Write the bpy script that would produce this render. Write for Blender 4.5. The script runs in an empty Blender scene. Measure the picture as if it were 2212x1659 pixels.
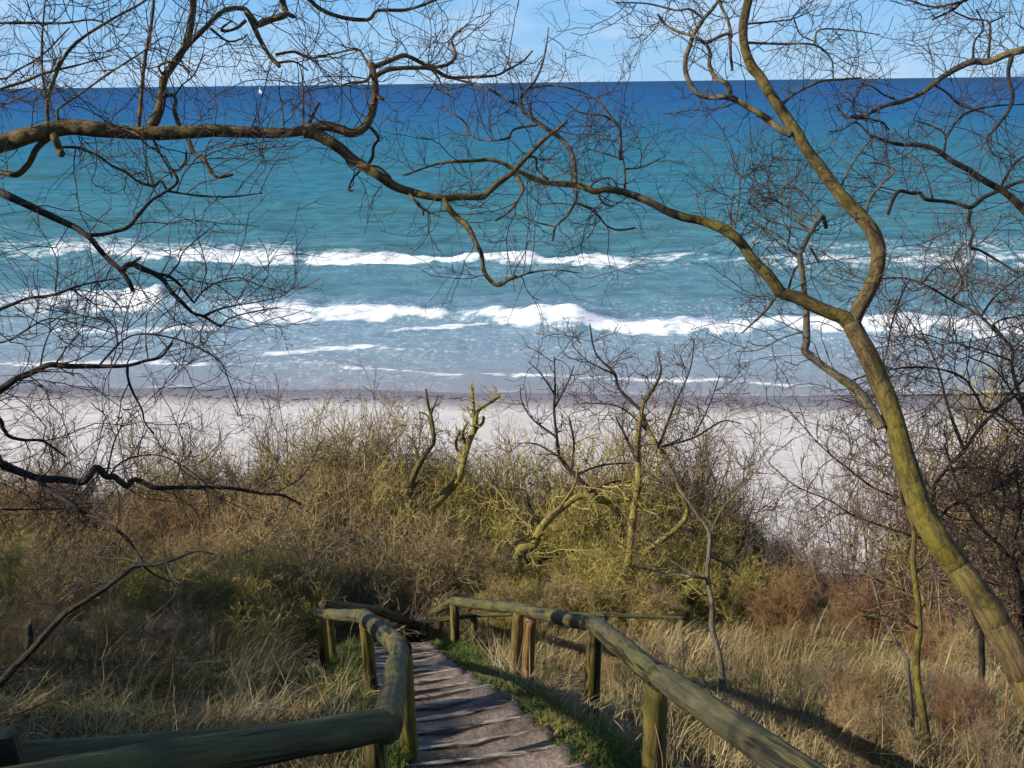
import bpy, math
import numpy as np
from mathutils import Matrix, Vector
rng = np.random.default_rng(7)
D = bpy.data; SC = bpy.context.scene; COL = SC.collection
R = math.radians

# ------------------------------------------------------------------ camera
CAMZ = 14.0                      # eye height above the sea (z = 0)
PW, PH, F = 2212.0, 1659.0, 1966.0   # measuring frame: picture width/height and focal length in its pixels
PITCH, ROLL = R(18.33), R(0.68)
fw = np.array([0, math.cos(PITCH), -math.sin(PITCH)])
u0 = np.array([0, math.sin(PITCH), math.cos(PITCH)])
r0 = np.array([1.0, 0, 0])
rt = r0 * math.cos(ROLL) - u0 * math.sin(ROLL)
up = u0 * math.cos(ROLL) + r0 * math.sin(ROLL)
EYE = np.array([0, 0, CAMZ])
cam_d = D.cameras.new('camera'); cam = D.objects.new('camera', cam_d); COL.objects.link(cam)
cam_d.sensor_width = 36; cam_d.lens = 36 * F / PW
cam_d.clip_start = 0.05; cam_d.clip_end = 120000
cam.matrix_world = Matrix(((rt[0], up[0], -fw[0], EYE[0]), (rt[1], up[1], -fw[1], EYE[1]), (rt[2], up[2], -fw[2], EYE[2]), (0, 0, 0, 1)))
SC.camera = cam

# ------------------------------------------------------------------ sky, sun, exposure
SUN_EL = 31.0
SUN_AZ = -101.0                  # degrees clockwise from +Y (straight out to sea): from the left, a little behind
world = D.worlds.new('World'); SC.world = world; world.use_nodes = True
wn = world.node_tree; wn.nodes.clear()
w_out = wn.nodes.new('ShaderNodeOutputWorld'); w_bg = wn.nodes.new('ShaderNodeBackground')
sky = wn.nodes.new('ShaderNodeTexSky'); sky.sky_type = 'NISHITA'; sky.sun_disc = False
sky.sun_elevation = R(SUN_EL); sky.sun_rotation = R(SUN_AZ); sky.altitude = 0
sky.air_density = 1.0; sky.dust_density = 0.3; sky.ozone_density = 1.5
w_bg.inputs['Strength'].default_value = 0.095
# thin fair-weather cloud streaks, spread over the whole sky
tc = wn.nodes.new('ShaderNodeTexCoord'); mp = wn.nodes.new('ShaderNodeMapping')
mp.inputs['Scale'].default_value = (3.0, 3.0, 13.0); mp.inputs['Location'].default_value = (0.35, 0.1, 0.6)
nz = wn.nodes.new('ShaderNodeTexNoise'); nz.inputs['Scale'].default_value = 1.6; nz.inputs['Detail'].default_value = 5
cr = wn.nodes.new('ShaderNodeValToRGB'); cr.color_ramp.elements[0].position = 0.47; cr.color_ramp.elements[1].position = 0.70
cr.color_ramp.elements[1].color = (0.55, 0.55, 0.55, 1)
mx = wn.nodes.new('ShaderNodeMix'); mx.data_type = 'RGBA'
mx.inputs[7].default_value = (6.6, 7.4, 8.6, 1)
wn.links.new(tc.outputs['Generated'], mp.inputs['Vector']); wn.links.new(mp.outputs[0], nz.inputs['Vector'])
wn.links.new(nz.outputs['Fac'], cr.inputs[0]); wn.links.new(cr.outputs[0], mx.inputs[0])
hs = wn.nodes.new('ShaderNodeHueSaturation'); hs.inputs['Saturation'].default_value = 1.1
# clear blue maritime air down to the horizon all round
sxyz = wn.nodes.new('ShaderNodeSeparateXYZ'); wn.links.new(tc.outputs['Generated'], sxyz.inputs[0])
er = wn.nodes.new('ShaderNodeValToRGB'); er.color_ramp.elements[0].position = 0.0; er.color_ramp.elements[0].color = (2.6, 5.1, 8.1, 1)
er.color_ramp.elements[1].position = 0.35; er.color_ramp.elements[1].color = (0.5, 1.35, 3.4, 1); e2_ = er.color_ramp.elements.new(0.10); e2_.color = (1.5, 4.15, 7.8, 1)
wn.links.new(sxyz.outputs[2], er.inputs[0]); air = wn.nodes.new('ShaderNodeMix'); air.data_type = 'RGBA'; air.inputs[0].default_value = 0.85
wn.links.new(sky.outputs[0], hs.inputs['Color']); wn.links.new(hs.outputs[0], air.inputs[6]); wn.links.new(er.outputs[0], air.inputs[7]); wn.links.new(air.outputs[2], mx.inputs[6])
wn.links.new(mx.outputs[2], w_bg.inputs[0]); wn.links.new(w_bg.outputs[0], w_out.inputs[0])
sun_d = D.lights.new('sun', 'SUN'); sun_d.energy = 4.9; sun_d.angle = R(0.53); sun_d.color = (1.0, 0.91, 0.77)
sun = D.objects.new('sun', sun_d); COL.objects.link(sun)
tosun = Vector((math.sin(R(SUN_AZ)) * math.cos(R(SUN_EL)), math.cos(R(SUN_AZ)) * math.cos(R(SUN_EL)), math.sin(R(SUN_EL))))
sun.rotation_euler = tosun.to_track_quat('Z', 'Y').to_euler(); sun.location = (-20, -10, 40)
SC.view_settings.view_transform = 'Standard'; SC.view_settings.look = 'None'
SC.view_settings.exposure = 0.36; SC.view_settings.gamma = 1.0
SC.cycles.max_bounces = 3; SC.cycles.diffuse_bounces = 1; SC.cycles.glossy_bounces = 1; SC.cycles.debug_use_spatial_splits = True; SC.cycles.use_light_tree = False; SC.cycles.use_adaptive_sampling = True; SC.cycles.adaptive_threshold = 0.025; SC.cycles.adaptive_min_samples = 24

# ------------------------------------------------------------------ measuring helpers
def ray(px, py):
    px = np.asarray(px, float); py = np.asarray(py, float)
    return fw + ((px - PW / 2) / F)[..., None] * rt - ((py - PH / 2) / F)[..., None] * up
def at(px, py, d):               # point seen at (px, py), d metres deep
    return EYE + ray(px, py) * np.asarray(d, float)[..., None]
def at_y(px, py, Y):             # point seen at (px, py) on the vertical plane y = Y
    v = ray(px, py); return EYE + v * (Y / v[..., 1])[..., None]
def on_sea(px, py):
    v = ray(px, py); return EYE + v * (-CAMZ / v[..., 2])[..., None]

def hash2(ix, iy, s):
    h = (ix.astype(np.int64) * 374761393 + iy.astype(np.int64) * 668265263 + s * 1442695041) & 0x7fffffff
    h = ((h ^ (h >> 13)) * 1274126177) & 0x7fffffff
    return ((h ^ (h >> 16)) & 0xffff) / 65535.0
def vnoise(x, y, s=0):
    x = np.asarray(x, float); y = np.asarray(y, float)
    ix = np.floor(x).astype(int); iy = np.floor(y).astype(int); fx = x - ix; fy = y - iy
    fx = fx * fx * (3 - 2 * fx); fy = fy * fy * (3 - 2 * fy)
    a = hash2(ix, iy, s); b = hash2(ix + 1, iy, s); c = hash2(ix, iy + 1, s); d = hash2(ix + 1, iy + 1, s)
    return (a * (1 - fx) + b * fx) * (1 - fy) + (c * (1 - fx) + d * fx) * fy - 0.5
def fbm(x, y, o=4, s=0):
    t = 0; a = 1.0
    for k in range(o):
        t = t + a * vnoise(x * 2 ** k, y * 2 ** k, s + k * 17); a *= 0.5
    return t
def smooth(a, b, x):
    t = np.clip((x - a) / (b - a), 0, 1); return t * t * (3 - 2 * t)
def unit(v): return v / (np.linalg.norm(v, axis=-1, keepdims=True) + 1e-9)

# ------------------------------------------------------------------ mesh helpers
def mesh_np(name, v, quads=None, tris=None, attrs=None, shade=True):
    me = D.meshes.new(name); v = np.ascontiguousarray(v, np.float32)
    me.vertices.add(len(v)); me.vertices.foreach_set('co', v.ravel())
    idx = []; tot = []
    if quads is not None and len(quads): idx.append(np.asarray(quads).ravel()); tot.append(np.full(len(quads), 4))
    if tris is not None and len(tris): idx.append(np.asarray(tris).ravel()); tot.append(np.full(len(tris), 3))
    idx = np.concatenate(idx).astype(np.int32); tot = np.concatenate(tot).astype(np.int32)
    me.loops.add(len(idx)); me.loops.foreach_set('vertex_index', idx)
    st = np.concatenate([[0], np.cumsum(tot)[:-1]]).astype(np.int32)
    me.polygons.add(len(tot)); me.polygons.foreach_set('loop_start', st); me.polygons.foreach_set('loop_total', tot)
    me.polygons.foreach_set('use_smooth', np.full(len(tot), shade))
    for k, a in (attrs or {}).items():
        if np.ndim(a) == 2 and np.shape(a)[1] == 3 and len(a) == len(v):
            at_ = me.attributes.new(k, 'FLOAT_VECTOR', 'POINT'); at_.data.foreach_set('vector', np.ascontiguousarray(a, np.float32).ravel()); continue
        at_ = me.attributes.new(k, 'FLOAT', 'POINT'); at_.data.foreach_set('value', np.ascontiguousarray(a, np.float32).ravel())
    me.update(calc_edges=True); me.validate()
    return me
def obj(name, me, mat, parent=None, **tags):
    o = D.objects.new(name, me); COL.objects.link(o)
    if me is not None and mat is not None and not me.materials: me.materials.append(mat)
    if parent is not None: o.parent = parent
    for k, t in tags.items():
        if t: o[k] = t
    return o
def thing(name, label, category, loc=(0, 0, 0), group=None):
    o = obj(name, None, None, None, label=label, category=category, group=group); o.location = tuple(loc)
    o.empty_display_size = 0.2
    return o
def settle(child, root):         # mesh was written in world coordinates: keep it there under its parent
    child.location = -Vector(root.location)

def tube(P, rad, sides=8, cap=True):   # one swept tube with parallel-transported frames
    P = np.asarray(P, float); n = len(P); rad = np.asarray(rad, float)
    T = unit(np.gradient(P, axis=0)); ref = np.array([0.3, 0.5, 0.8]) if abs(T[0][2]) < 0.9 else np.array([1.0, 0.1, 0.2])
    a = unit(np.cross(T[0], ref)); A = np.zeros((n, 3))
    for i in range(n):
        a = a - T[i] * a.dot(T[i]); a = a / (np.linalg.norm(a) + 1e-9); A[i] = a
    B = np.cross(T, A); th = np.linspace(0, 2 * np.pi, sides, endpoint=False)
    r_ = rad if rad.ndim == 2 else np.repeat(rad[:, None], sides, 1)
    V = P[:, None] + r_[..., None] * (np.cos(th)[None, :, None] * A[:, None] + np.sin(th)[None, :, None] * B[:, None])
    i = np.arange(n - 1)[:, None] * sides; j = np.arange(sides)[None]; j2 = (j + 1) % sides
    Q = np.stack([i + j, i + j2, i + sides + j2, i + sides + j], -1).reshape(-1, 4)
    V = V.reshape(-1, 3); Tt = None
    if cap:
        c0, c1 = len(V), len(V) + 1; V = np.vstack([V, P[0] - T[0] * rad.mean() * 0.05, P[-1] + T[-1] * (rad[-1].mean() * 0.4)])
        jj = np.arange(sides); b = (n - 1) * sides
        Tt = np.vstack([np.stack([np.full(sides, c0), (jj + 1) % sides, jj], -1), np.stack([np.full(sides, c1), b + jj, b + (jj + 1) % sides], -1)])
    return V, Q, Tt
class Pack:                      # several shapes gathered into one part
    def __init__(s): s.v = []; s.q = []; s.t = []; s.a = []; s.n = 0
    def add(s, V, Q=None, T=None, tint=0.5):
        if Q is not None and len(Q): s.q.append(np.asarray(Q) + s.n)
        if T is not None and len(T): s.t.append(np.asarray(T) + s.n)
        s.v.append(V); s.a.append(np.full(len(V), tint) if np.isscalar(tint) else tint); s.n += len(V)
    def mesh(s, name, shade=True):
        return mesh_np(name, np.vstack(s.v), np.vstack(s.q) if s.q else None, np.vstack(s.t) if s.t else None, {'tint': np.concatenate(s.a)}, shade)
def strands(P, r_a, r_b, sides=3, pw=1.0):   # many thin tapering tubes at once; P (N,K,3)
    N, K, _ = P.shape; T = unit(np.gradient(P, axis=1))
    ref = unit(rng.normal(size=(N, 1, 3))); A = unit(np.cross(T, ref)); B = np.cross(T, A)
    t = np.linspace(0, 1, K) ** pw
    rad = np.asarray(r_a).reshape(-1, 1) * (1 - t) + np.asarray(r_b).reshape(-1, 1) * t
    th = np.linspace(0, 2 * np.pi, sides, endpoint=False)
    V = P[:, :, None] + rad[:, :, None, None] * (np.cos(th)[:, None] * A[:, :, None] + np.sin(th)[:, None] * B[:, :, None])
    n = np.arange(N)[:, None, None] * K * sides; i = np.arange(K - 1)[None, :, None] * sides; j = np.arange(sides)[None, None]; j2 = (j + 1) % sides
    Q = np.stack([n + i + j, n + i + j2, n + i + sides + j2, n + i + sides + j], -1).reshape(-1, 4)
    return V.reshape(-1, 3), Q, np.repeat(rng.random(N), K * sides)
def grow(S, Dr, L, K, wander, lift=0.0, droop=0.0):
    N = len(S); P = np.zeros((N, K, 3)); P[:, 0] = S; d = unit(Dr); st = (np.asarray(L) / (K - 1)).reshape(-1, 1)
    for k in range(1, K):
        d = unit(d + wander * rng.normal(size=(N, 3)) + np.array([0, 0, lift - droop])); P[:, k] = P[:, k - 1] + d * st
    return P
def side_dirs(T, fwd, n=None):   # directions leaving a branch sideways, leaning fwd along it
    rnd = rng.normal(size=T.shape); rnd = unit(rnd - T * (rnd * T).sum(-1, keepdims=True)); return unit(rnd + fwd * T)
def kids(P, n, tmin, fwd):       # n random children per strand: start points, directions, position along
    N, K, _ = P.shape; t = tmin + (1 - tmin) * rng.random((N, n)); f = t * (K - 1); i = np.minimum(f.astype(int), K - 2); w = (f - i)[..., None]
    r_ = np.arange(N)[:, None]; S = P[r_, i] * (1 - w) + P[r_, i + 1] * w; T = unit(P[r_, i + 1] - P[r_, i])
    return S.reshape(-1, 3), side_dirs(T.reshape(-1, 3), fwd), t.ravel()

# ------------------------------------------------------------------ materials
def mat_new(name):
    m = D.materials.new(name); m.use_nodes = True; nt = m.node_tree; b = nt.nodes['Principled BSDF']
    return m, nt, b
def N_(nt, t, **kw):
    n = nt.nodes.new(t)
    for k, v in kw.items():
        if k in n.inputs: n.inputs[k].default_value = v
        else: setattr(n, k, v)
    return n
def ramp(nt, src, stops):
    r_ = nt.nodes.new('ShaderNodeValToRGB'); e = r_.color_ramp.elements
    while len(e) < len(stops): e.new(0.5)
    for el, (p, c) in zip(e, stops): el.position = p; el.color = (*c, 1) if len(c) == 3 else c
    nt.links.new(src, r_.inputs[0]); return r_.outputs[0]
def mixc(nt, fac, a, b, mode='MIX'):
    m = nt.nodes.new('ShaderNodeMix'); m.data_type = 'RGBA'; m.blend_type = mode
    for s, i in ((fac, 0), (a, 6), (b, 7)):
        if hasattr(s, 'type') and hasattr(s, 'is_linked'): nt.links.new(s, m.inputs[i])
        else: m.inputs[i].default_value = s if i == 0 else (*s, 1)
    return m.outputs[2]
def noise(nt, scale, detail=4, vec=None, rough=0.55, stretch=None):
    n = N_(nt, 'ShaderNodeTexNoise', Scale=scale, Detail=detail, Roughness=rough)
    if vec is None:
        t = nt.nodes.new('ShaderNodeTexCoord'); vec = t.outputs['Object']
    if stretch:
        mp_ = nt.nodes.new('ShaderNodeMapping'); mp_.inputs['Scale'].default_value = stretch; nt.links.new(vec, mp_.inputs[0]); vec = mp_.outputs[0]
    nt.links.new(vec, n.inputs['Vector']); return n.outputs['Fac']
def bump(nt, b, h, strength, dist):
    bm = N_(nt, 'ShaderNodeBump', Strength=strength, Distance=dist); nt.links.new(h, bm.inputs['Height']); nt.links.new(bm.outputs[0], b.inputs['Normal'])

def bark(name, base, dark, algae, amount, scale=9.0):
    m, nt, b = mat_new(name)
    gv = N_(nt, 'ShaderNodeAttribute', attribute_name='grain').outputs['Vector']
    n1 = noise(nt, scale, 5, vec=gv, stretch=(0.6, 4, 4)); n2 = noise(nt, scale * 0.30, 5, vec=gv, rough=0.65, stretch=(0.6, 6, 6)); n3 = noise(nt, scale * 5, 5, vec=gv, stretch=(0.45, 1, 1), rough=0.65)
    ring = noise(nt, scale * 2.2, 3, vec=gv, stretch=(2.2, 1.2, 1.2))
    c = mixc(nt, ramp(nt, n1, [(0.35, (0, 0, 0)), (0.65, (1, 1, 1))]), dark, base)
    c = mixc(nt, ramp(nt, n2, [(0.62 - amount * 0.4, (0, 0, 0)), (0.78 - amount * 0.3, (1, 1, 1))]), c, algae)
    c = mixc(nt, ramp(nt, n3, [(0.38, (0.8, 0.8, 0.8)), (0.55, (0, 0, 0))]), c, dark)
    c = mixc(nt, ramp(nt, ring, [(0.31, (0.25, 0.25, 0.25)), (0.40, (0, 0, 0))]), c, tuple(0.5 * q for q in dark))
    nt.links.new(c, b.inputs['Base Color']); b.inputs['Roughness'].default_value = 0.85; b.inputs['Specular IOR Level'].default_value = 0.25
    bump(nt, b, n3, 1.0, 0.018); return m
def strand_mat(name, a, b_, rough=0.8, spot=None):
    m, nt, b = mat_new(name); t = N_(nt, 'ShaderNodeAttribute', attribute_name='tint')
    st = [(0.0, a), (1.0, b_)] if spot is None else [(0.0, a), (0.6, b_), (1.0, spot)]
    nt.links.new(ramp(nt, t.outputs['Fac'], st), b.inputs['Base Color'])
    b.inputs['Roughness'].default_value = rough; b.inputs['Specular IOR Level'].default_value = 0.2; return m
M = {}
M['bark_warm'] = bark('bark_warm', (0.20, 0.14, 0.065), (0.06, 0.042, 0.023), (0.16, 0.138, 0.018), 0.54, 7)
M['bark_bough'] = bark('bark_bough', (0.22, 0.145, 0.065), (0.06, 0.04, 0.022), (0.22, 0.17, 0.04), 0.35, 12)
M['bark_dark'] = bark('bark_dark', (0.075, 0.058, 0.045), (0.03, 0.024, 0.02), (0.08, 0.075, 0.04), 0.2, 14)
M['bark_grey'] = bark('bark_grey', (0.20, 0.17, 0.13), (0.09, 0.07, 0.055), (0.25, 0.22, 0.06), 0.3, 12)
M['bark_moss'] = bark('bark_moss', (0.27, 0.22, 0.08), (0.12, 0.09, 0.04), (0.33, 0.28, 0.05), 0.6, 8)
M['twig_dark'] = strand_mat('twig_dark', (0.05, 0.036, 0.034), (0.12, 0.082, 0.07))
M['twig_warm'] = strand_mat('twig_warm', (0.075, 0.055, 0.05), (0.17, 0.12, 0.085))
M['shrub_olive'] = strand_mat('shrub_olive', (0.22, 0.175, 0.05), (0.47, 0.38, 0.11), spot=(0.52, 0.47, 0.15))
M['shrub_brown'] = strand_mat('shrub_brown', (0.19, 0.125, 0.07), (0.44, 0.31, 0.165), spot=(0.46, 0.40, 0.15))
M['shrub_red'] = strand_mat('shrub_red', (0.14, 0.075, 0.04), (0.34, 0.19, 0.095), spot=(0.36, 0.25, 0.13))
M['shrub_veil'] = strand_mat('shrub_veil', (0.13, 0.095, 0.075), (0.29, 0.21, 0.15))
M['shrub_gold'] = strand_mat('shrub_gold', (0.20, 0.145, 0.055), (0.43, 0.335, 0.13), spot=(0.48, 0.42, 0.18))
M['shrub_grey'] = strand_mat('shrub_grey', (0.13, 0.10, 0.08), (0.32, 0.25, 0.18), spot=(0.40, 0.34, 0.14))
M['grass_dry'] = strand_mat('grass_dry', (0.06, 0.045, 0.018), (0.25, 0.185, 0.08), spot=(0.50, 0.41, 0.23))
M['grass_green'] = strand_mat('grass_green', (0.035, 0.07, 0.013), (0.10, 0.14, 0.026), spot=(0.22, 0.19, 0.06))
M['litter'] = strand_mat('litter', (0.07, 0.035, 0.015), (0.25, 0.13, 0.045), spot=(0.36, 0.23, 0.10))
M['seaweed'] = strand_mat('seaweed', (0.05, 0.04, 0.03), (0.12, 0.09, 0.07))
M['cane'] = strand_mat('cane', (0.30, 0.15, 0.06), (0.48, 0.36, 0.18))

def wood(name, base, dark, algae, amount):
    m, nt, b = mat_new(name)
    gv = N_(nt, 'ShaderNodeAttribute', attribute_name='grain').outputs['Vector'] if name != 'board' else None
    g = noise(nt, 6, 5, vec=gv, stretch=(1, 5, 5)); n2 = noise(nt, 2.6, 5, vec=gv, stretch=(1, 2.2, 2.2)); n3 = noise(nt, 40, 5, vec=gv, stretch=(0.12, 1, 1))
    c = mixc(nt, ramp(nt, g, [(0.35, (0, 0, 0)), (0.68, (1, 1, 1))]), dark, base)
    c = mixc(nt, ramp(nt, n2, [(0.6 - amount * 0.4, (0, 0, 0)), (0.8 - amount * 0.4, (1, 1, 1))]), c, algae)
    c = mixc(nt, ramp(nt, n3, [(0.32, (0.6, 0.6, 0.6)), (0.6, (0, 0, 0))]), c, dark)
    nt.links.new(c, b.inputs['Base Color']); b.inputs['Roughness'].default_value = 0.75; b.inputs['Specular IOR Level'].default_value = 0.3
    cr_ = noise(nt, 9, 4, vec=gv, stretch=(0.10, 1.6, 1.6), rough=0.6) if gv is not None else n3
    c = mixc(nt, ramp(nt, cr_, [(0.40, (0.95, 0.95, 0.95)), (0.44, (0, 0, 0))]), c, tuple(0.3 * q for q in dark)); nt.links.new(c, b.inputs['Base Color'])
    hh = N_(nt, 'ShaderNodeMath', operation='MULTIPLY_ADD'); nt.links.new(ramp(nt, cr_, [(0.38, (0, 0, 0)), (0.46, (1, 1, 1))]), hh.inputs[0]); hh.inputs[1].default_value = 0.6; nt.links.new(n3, hh.inputs[2])
    bump(nt, b, hh.outputs[0], 0.9, 0.014); return m
M['rail'] = wood('rail', (0.115, 0.108, 0.055), (0.045, 0.04, 0.022), (0.125, 0.115, 0.028), 0.45)
M['post'] = wood('post', (0.24, 0.17, 0.065), (0.085, 0.06, 0.028), (0.21, 0.18, 0.03), 0.55)
M['post_brown'] = wood('post_brown', (0.32, 0.17, 0.06), (0.14, 0.07, 0.03), (0.28, 0.2, 0.05), 0.3)
M['board'] = wood('board', (0.44, 0.38, 0.31), (0.26, 0.21, 0.16), (0.34, 0.30, 0.24), 0.2)

def make_tread():
    m, nt, b = mat_new('trodden_earth'); n1 = noise(nt, 3.2, 6); n2 = noise(nt, 30, 4)
    c = ramp(nt, n1, [(0.3, (0.12, 0.09, 0.07)), (0.5, (0.22, 0.17, 0.14)), (0.7, (0.36, 0.29, 0.24))])
    c = mixc(nt, ramp(nt, n2, [(0.35, (0.5, 0.5, 0.5)), (0.65, (0, 0, 0))]), c, (0.09, 0.07, 0.055))
    nt.links.new(c, b.inputs['Base Color']); b.inputs['Roughness'].default_value = 0.95; b.inputs['Specular IOR Level'].default_value = 0.1
    bump(nt, b, n2, 0.8, 0.02); return m
M['tread'] = make_tread()
def make_soil():
    m, nt, b = mat_new('hillside_soil'); n1 = noise(nt, 0.9, 6); n2 = noise(nt, 14, 5); n3 = noise(nt, 0.45, 3)
    c = ramp(nt, n2, [(0.3, (0.05, 0.034, 0.02)), (0.52, (0.13, 0.085, 0.045)), (0.75, (0.26, 0.18, 0.09))])
    c = mixc(nt, ramp(nt, n1, [(0.5, (0, 0, 0)), (0.68, (0.75, 0.75, 0.75))]), c, (0.06, 0.085, 0.02))
    c = mixc(nt, ramp(nt, n3, [(0.45, (0, 0, 0)), (0.7, (0.5, 0.5, 0.5))]), c, (0.26, 0.19, 0.09))
    nt.links.new(c, b.inputs['Base Color']); b.inputs['Roughness'].default_value = 0.95; b.inputs['Specular IOR Level'].default_value = 0.1
    bump(nt, b, n2, 1.0, 0.06); return m
M['soil'] = make_soil()
def make_sand():
    m, nt, b = mat_new('beach_sand'); w = N_(nt, 'ShaderNodeAttribute', attribute_name='wet').outputs['Fac']
    n1 = noise(nt, 0.5, 5, stretch=(0.5, 1.2, 1)); n2 = noise(nt, 7, 5)
    c = ramp(nt, n1, [(0.3, (0.54, 0.50, 0.465)), (0.7, (0.67, 0.635, 0.60))])
    c = mixc(nt, ramp(nt, n2, [(0.3, (0.25, 0.25, 0.25)), (0.55, (0, 0, 0))]), c, (0.45, 0.40, 0.37))
    ad = N_(nt, 'ShaderNodeMath', operation='ADD'); nt.links.new(w, ad.inputs[0])
    n3 = noise(nt, 0.6, 4, stretch=(0.35, 1.5, 1)); sc_ = N_(nt, 'ShaderNodeMath', operation='MULTIPLY_ADD'); nt.links.new(n3, sc_.inputs[0]); sc_.inputs[1].default_value = 0.5; sc_.inputs[2].default_value = -0.25
    nt.links.new(sc_.outputs[0], ad.inputs[1])
    wf = ramp(nt, ad.outputs[0], [(0.12, (0, 0, 0)), (0.45, (0.55, 0.55, 0.55)), (0.9, (1, 1, 1))])
    c = mixc(nt, wf, c, (0.20, 0.18, 0.19))
    nt.links.new(c, b.inputs['Base Color']); rr = ramp(nt, wf, [(0.3, (0.9, 0.9, 0.9)), (1.0, (0.32, 0.32, 0.32))]); nt.links.new(rr, b.inputs['Roughness'])
    vo = N_(nt, 'ShaderNodeTexVoronoi', Scale=1.5); tco = N_(nt, 'ShaderNodeTexCoord'); nt.links.new(tco.outputs['Object'], vo.inputs['Vector'])
    fp = N_(nt, 'ShaderNodeMapRange'); fp.inputs[1].default_value = 0.08; fp.inputs[2].default_value = 0.32; nt.links.new(vo.outputs['Distance'], fp.inputs[0])
    n4 = noise(nt, 1.3, 5, stretch=(0.6, 1, 1)); hm = N_(nt, 'ShaderNodeMath', operation='MULTIPLY_ADD'); nt.links.new(n4, hm.inputs[0]); hm.inputs[1].default_value = 2.2; nt.links.new(fp.outputs[0], hm.inputs[2])
    b.inputs['Specular IOR Level'].default_value = 0.3; bump(nt, b, hm.outputs[0], 0.55, 0.09); return m
M['sand'] = make_sand()
def make_water():
    m, nt, b = mat_new('sea_water'); g = N_(nt, 'ShaderNodeNewGeometry'); sp = N_(nt, 'ShaderNodeSeparateXYZ'); nt.links.new(g.outputs['Position'], sp.inputs[0])
    off = N_(nt, 'ShaderNodeAttribute', attribute_name='offshore').outputs['Fac']   # metres out from the waterline
    nb = noise(nt, 1.0, 4, vec=g.outputs['Position'], stretch=(0.012, 0.05, 1))
    l1 = N_(nt, 'ShaderNodeMath', operation='MULTIPLY_ADD'); nt.links.new(nb, l1.inputs[0]); l1.inputs[1].default_value = 0.9; l1.inputs[2].default_value = 0.55
    l2 = N_(nt, 'ShaderNodeMath', operation='MULTIPLY'); nt.links.new(off, l2.inputs[0]); nt.links.new(l1.outputs[0], l2.inputs[1])
    l3 = N_(nt, 'ShaderNodeMath', operation='ADD'); nt.links.new(l2.outputs[0], l3.inputs[0]); l3.inputs[1].default_value = 1.0
    lg = N_(nt, 'ShaderNodeMath', operation='LOGARITHM'); nt.links.new(l3.outputs[0], lg.inputs[0]); lg.inputs[1].default_value = 10000.0
    # log10000: 10 m 0.26, 40 m 0.40, 120 m 0.52, 400 m 0.65, 2000 m 0.82
    c = ramp(nt, lg.outputs[0], [(0.0, (0.30, 0.30, 0.33)), (0.17, (0.25, 0.315, 0.37)), (0.27, (0.185, 0.30, 0.385)), (0.345, (0.115, 0.255, 0.32)), (0.44, (0.068, 0.23, 0.28)),
                                 (0.55, (0.034, 0.20, 0.31)), (0.63, (0.011, 0.14, 0.34)), (0.72, (0.003, 0.09, 0.33)), (0.88, (0.003, 0.06, 0.21))])
    st1 = noise(nt, 1.0, 6, vec=g.outputs['Position'], stretch=(0.05, 0.28, 1)); st2 = noise(nt, 1.0, 5, vec=g.outputs['Position'], stretch=(0.35, 1.5, 1))
    gt = N_(nt, 'ShaderNodeMapRange'); gt.inputs[1].default_value = 0.27; gt.inputs[2].default_value = 0.40; gt.inputs[3].default_value = 0.08; nt.links.new(lg.outputs[0], gt.inputs[0])
    def gated(f):
        q = N_(nt, 'ShaderNodeMath', operation='MULTIPLY'); nt.links.new(f, q.inputs[0]); nt.links.new(gt.outputs[0], q.inputs[1]); return q.outputs[0]
    c = mixc(nt, gated(ramp(nt, st1, [(0.48, (0, 0, 0)), (0.66, (0.8, 0.8, 0.8))])), c, (0.05, 0.15, 0.15))
    c = mixc(nt, gated(ramp(nt, st2, [(0.4, (0.4, 0.4, 0.4)), (0.6, (0, 0, 0))])), c, (0.012, 0.07, 0.13))
    b.inputs['Specular IOR Level'].default_value = 0.16; b.inputs['IOR'].default_value = 1.33
    w1 = noise(nt, 1.0, 7, vec=g.outputs['Position'], stretch=(0.22, 0.75, 1)); bump(nt, b, w1, 0.6, 0.4)
    # foam: white where the mask says water is broken, laced by fine noise
    fo = N_(nt, 'ShaderNodeAttribute', attribute_name='foam').outputs['Fac']; la = N_(nt, 'ShaderNodeAttribute', attribute_name='lace').outputs['Fac']
    f1 = noise(nt, 1.0, 6, vec=g.outputs['Position'], stretch=(0.9, 2.2, 2), rough=0.72)
    a1 = N_(nt, 'ShaderNodeMath', operation='MULTIPLY_ADD'); nt.links.new(f1, a1.inputs[0]); a1.inputs[1].default_value = 3.4; nt.links.new(fo, a1.inputs[2])
    ff = ramp(nt, a1.outputs[0], [(0.98, (0, 0, 0)), (1.0, (0, 0, 0))])
    mr = N_(nt, 'ShaderNodeMapRange'); mr.inputs[1].default_value = 2.25; mr.inputs[2].default_value = 3.05; nt.links.new(a1.outputs[0], mr.inputs[0])
    v1 = N_(nt, 'ShaderNodeTexVoronoi', feature='DISTANCE_TO_EDGE', Scale=1.0); mpv = N_(nt, 'ShaderNodeMapping'); mpv.inputs['Scale'].default_value = (1.1, 0.75, 1)
    wob = noise(nt, 1.0, 4, vec=g.outputs['Position'], stretch=(0.8, 0.8, 1)); wv = mixc(nt, 0.88, g.outputs['Position'], g.outputs['Position'])
    va = N_(nt, 'ShaderNodeVectorMath', operation='MULTIPLY_ADD'); va.inputs[1].default_value = (2.5, 2.5, 0)
    cmb = N_(nt, 'ShaderNodeCombineXYZ'); nt.links.new(wob, cmb.inputs[0]); nt.links.new(f1, cmb.inputs[1]); nt.links.new(cmb.outputs[0], va.inputs[0]); nt.links.new(g.outputs['Position'], va.inputs[2])
    nt.links.new(va.outputs[0], mpv.inputs[0]); nt.links.new(mpv.outputs[0], v1.inputs['Vector'])
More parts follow.
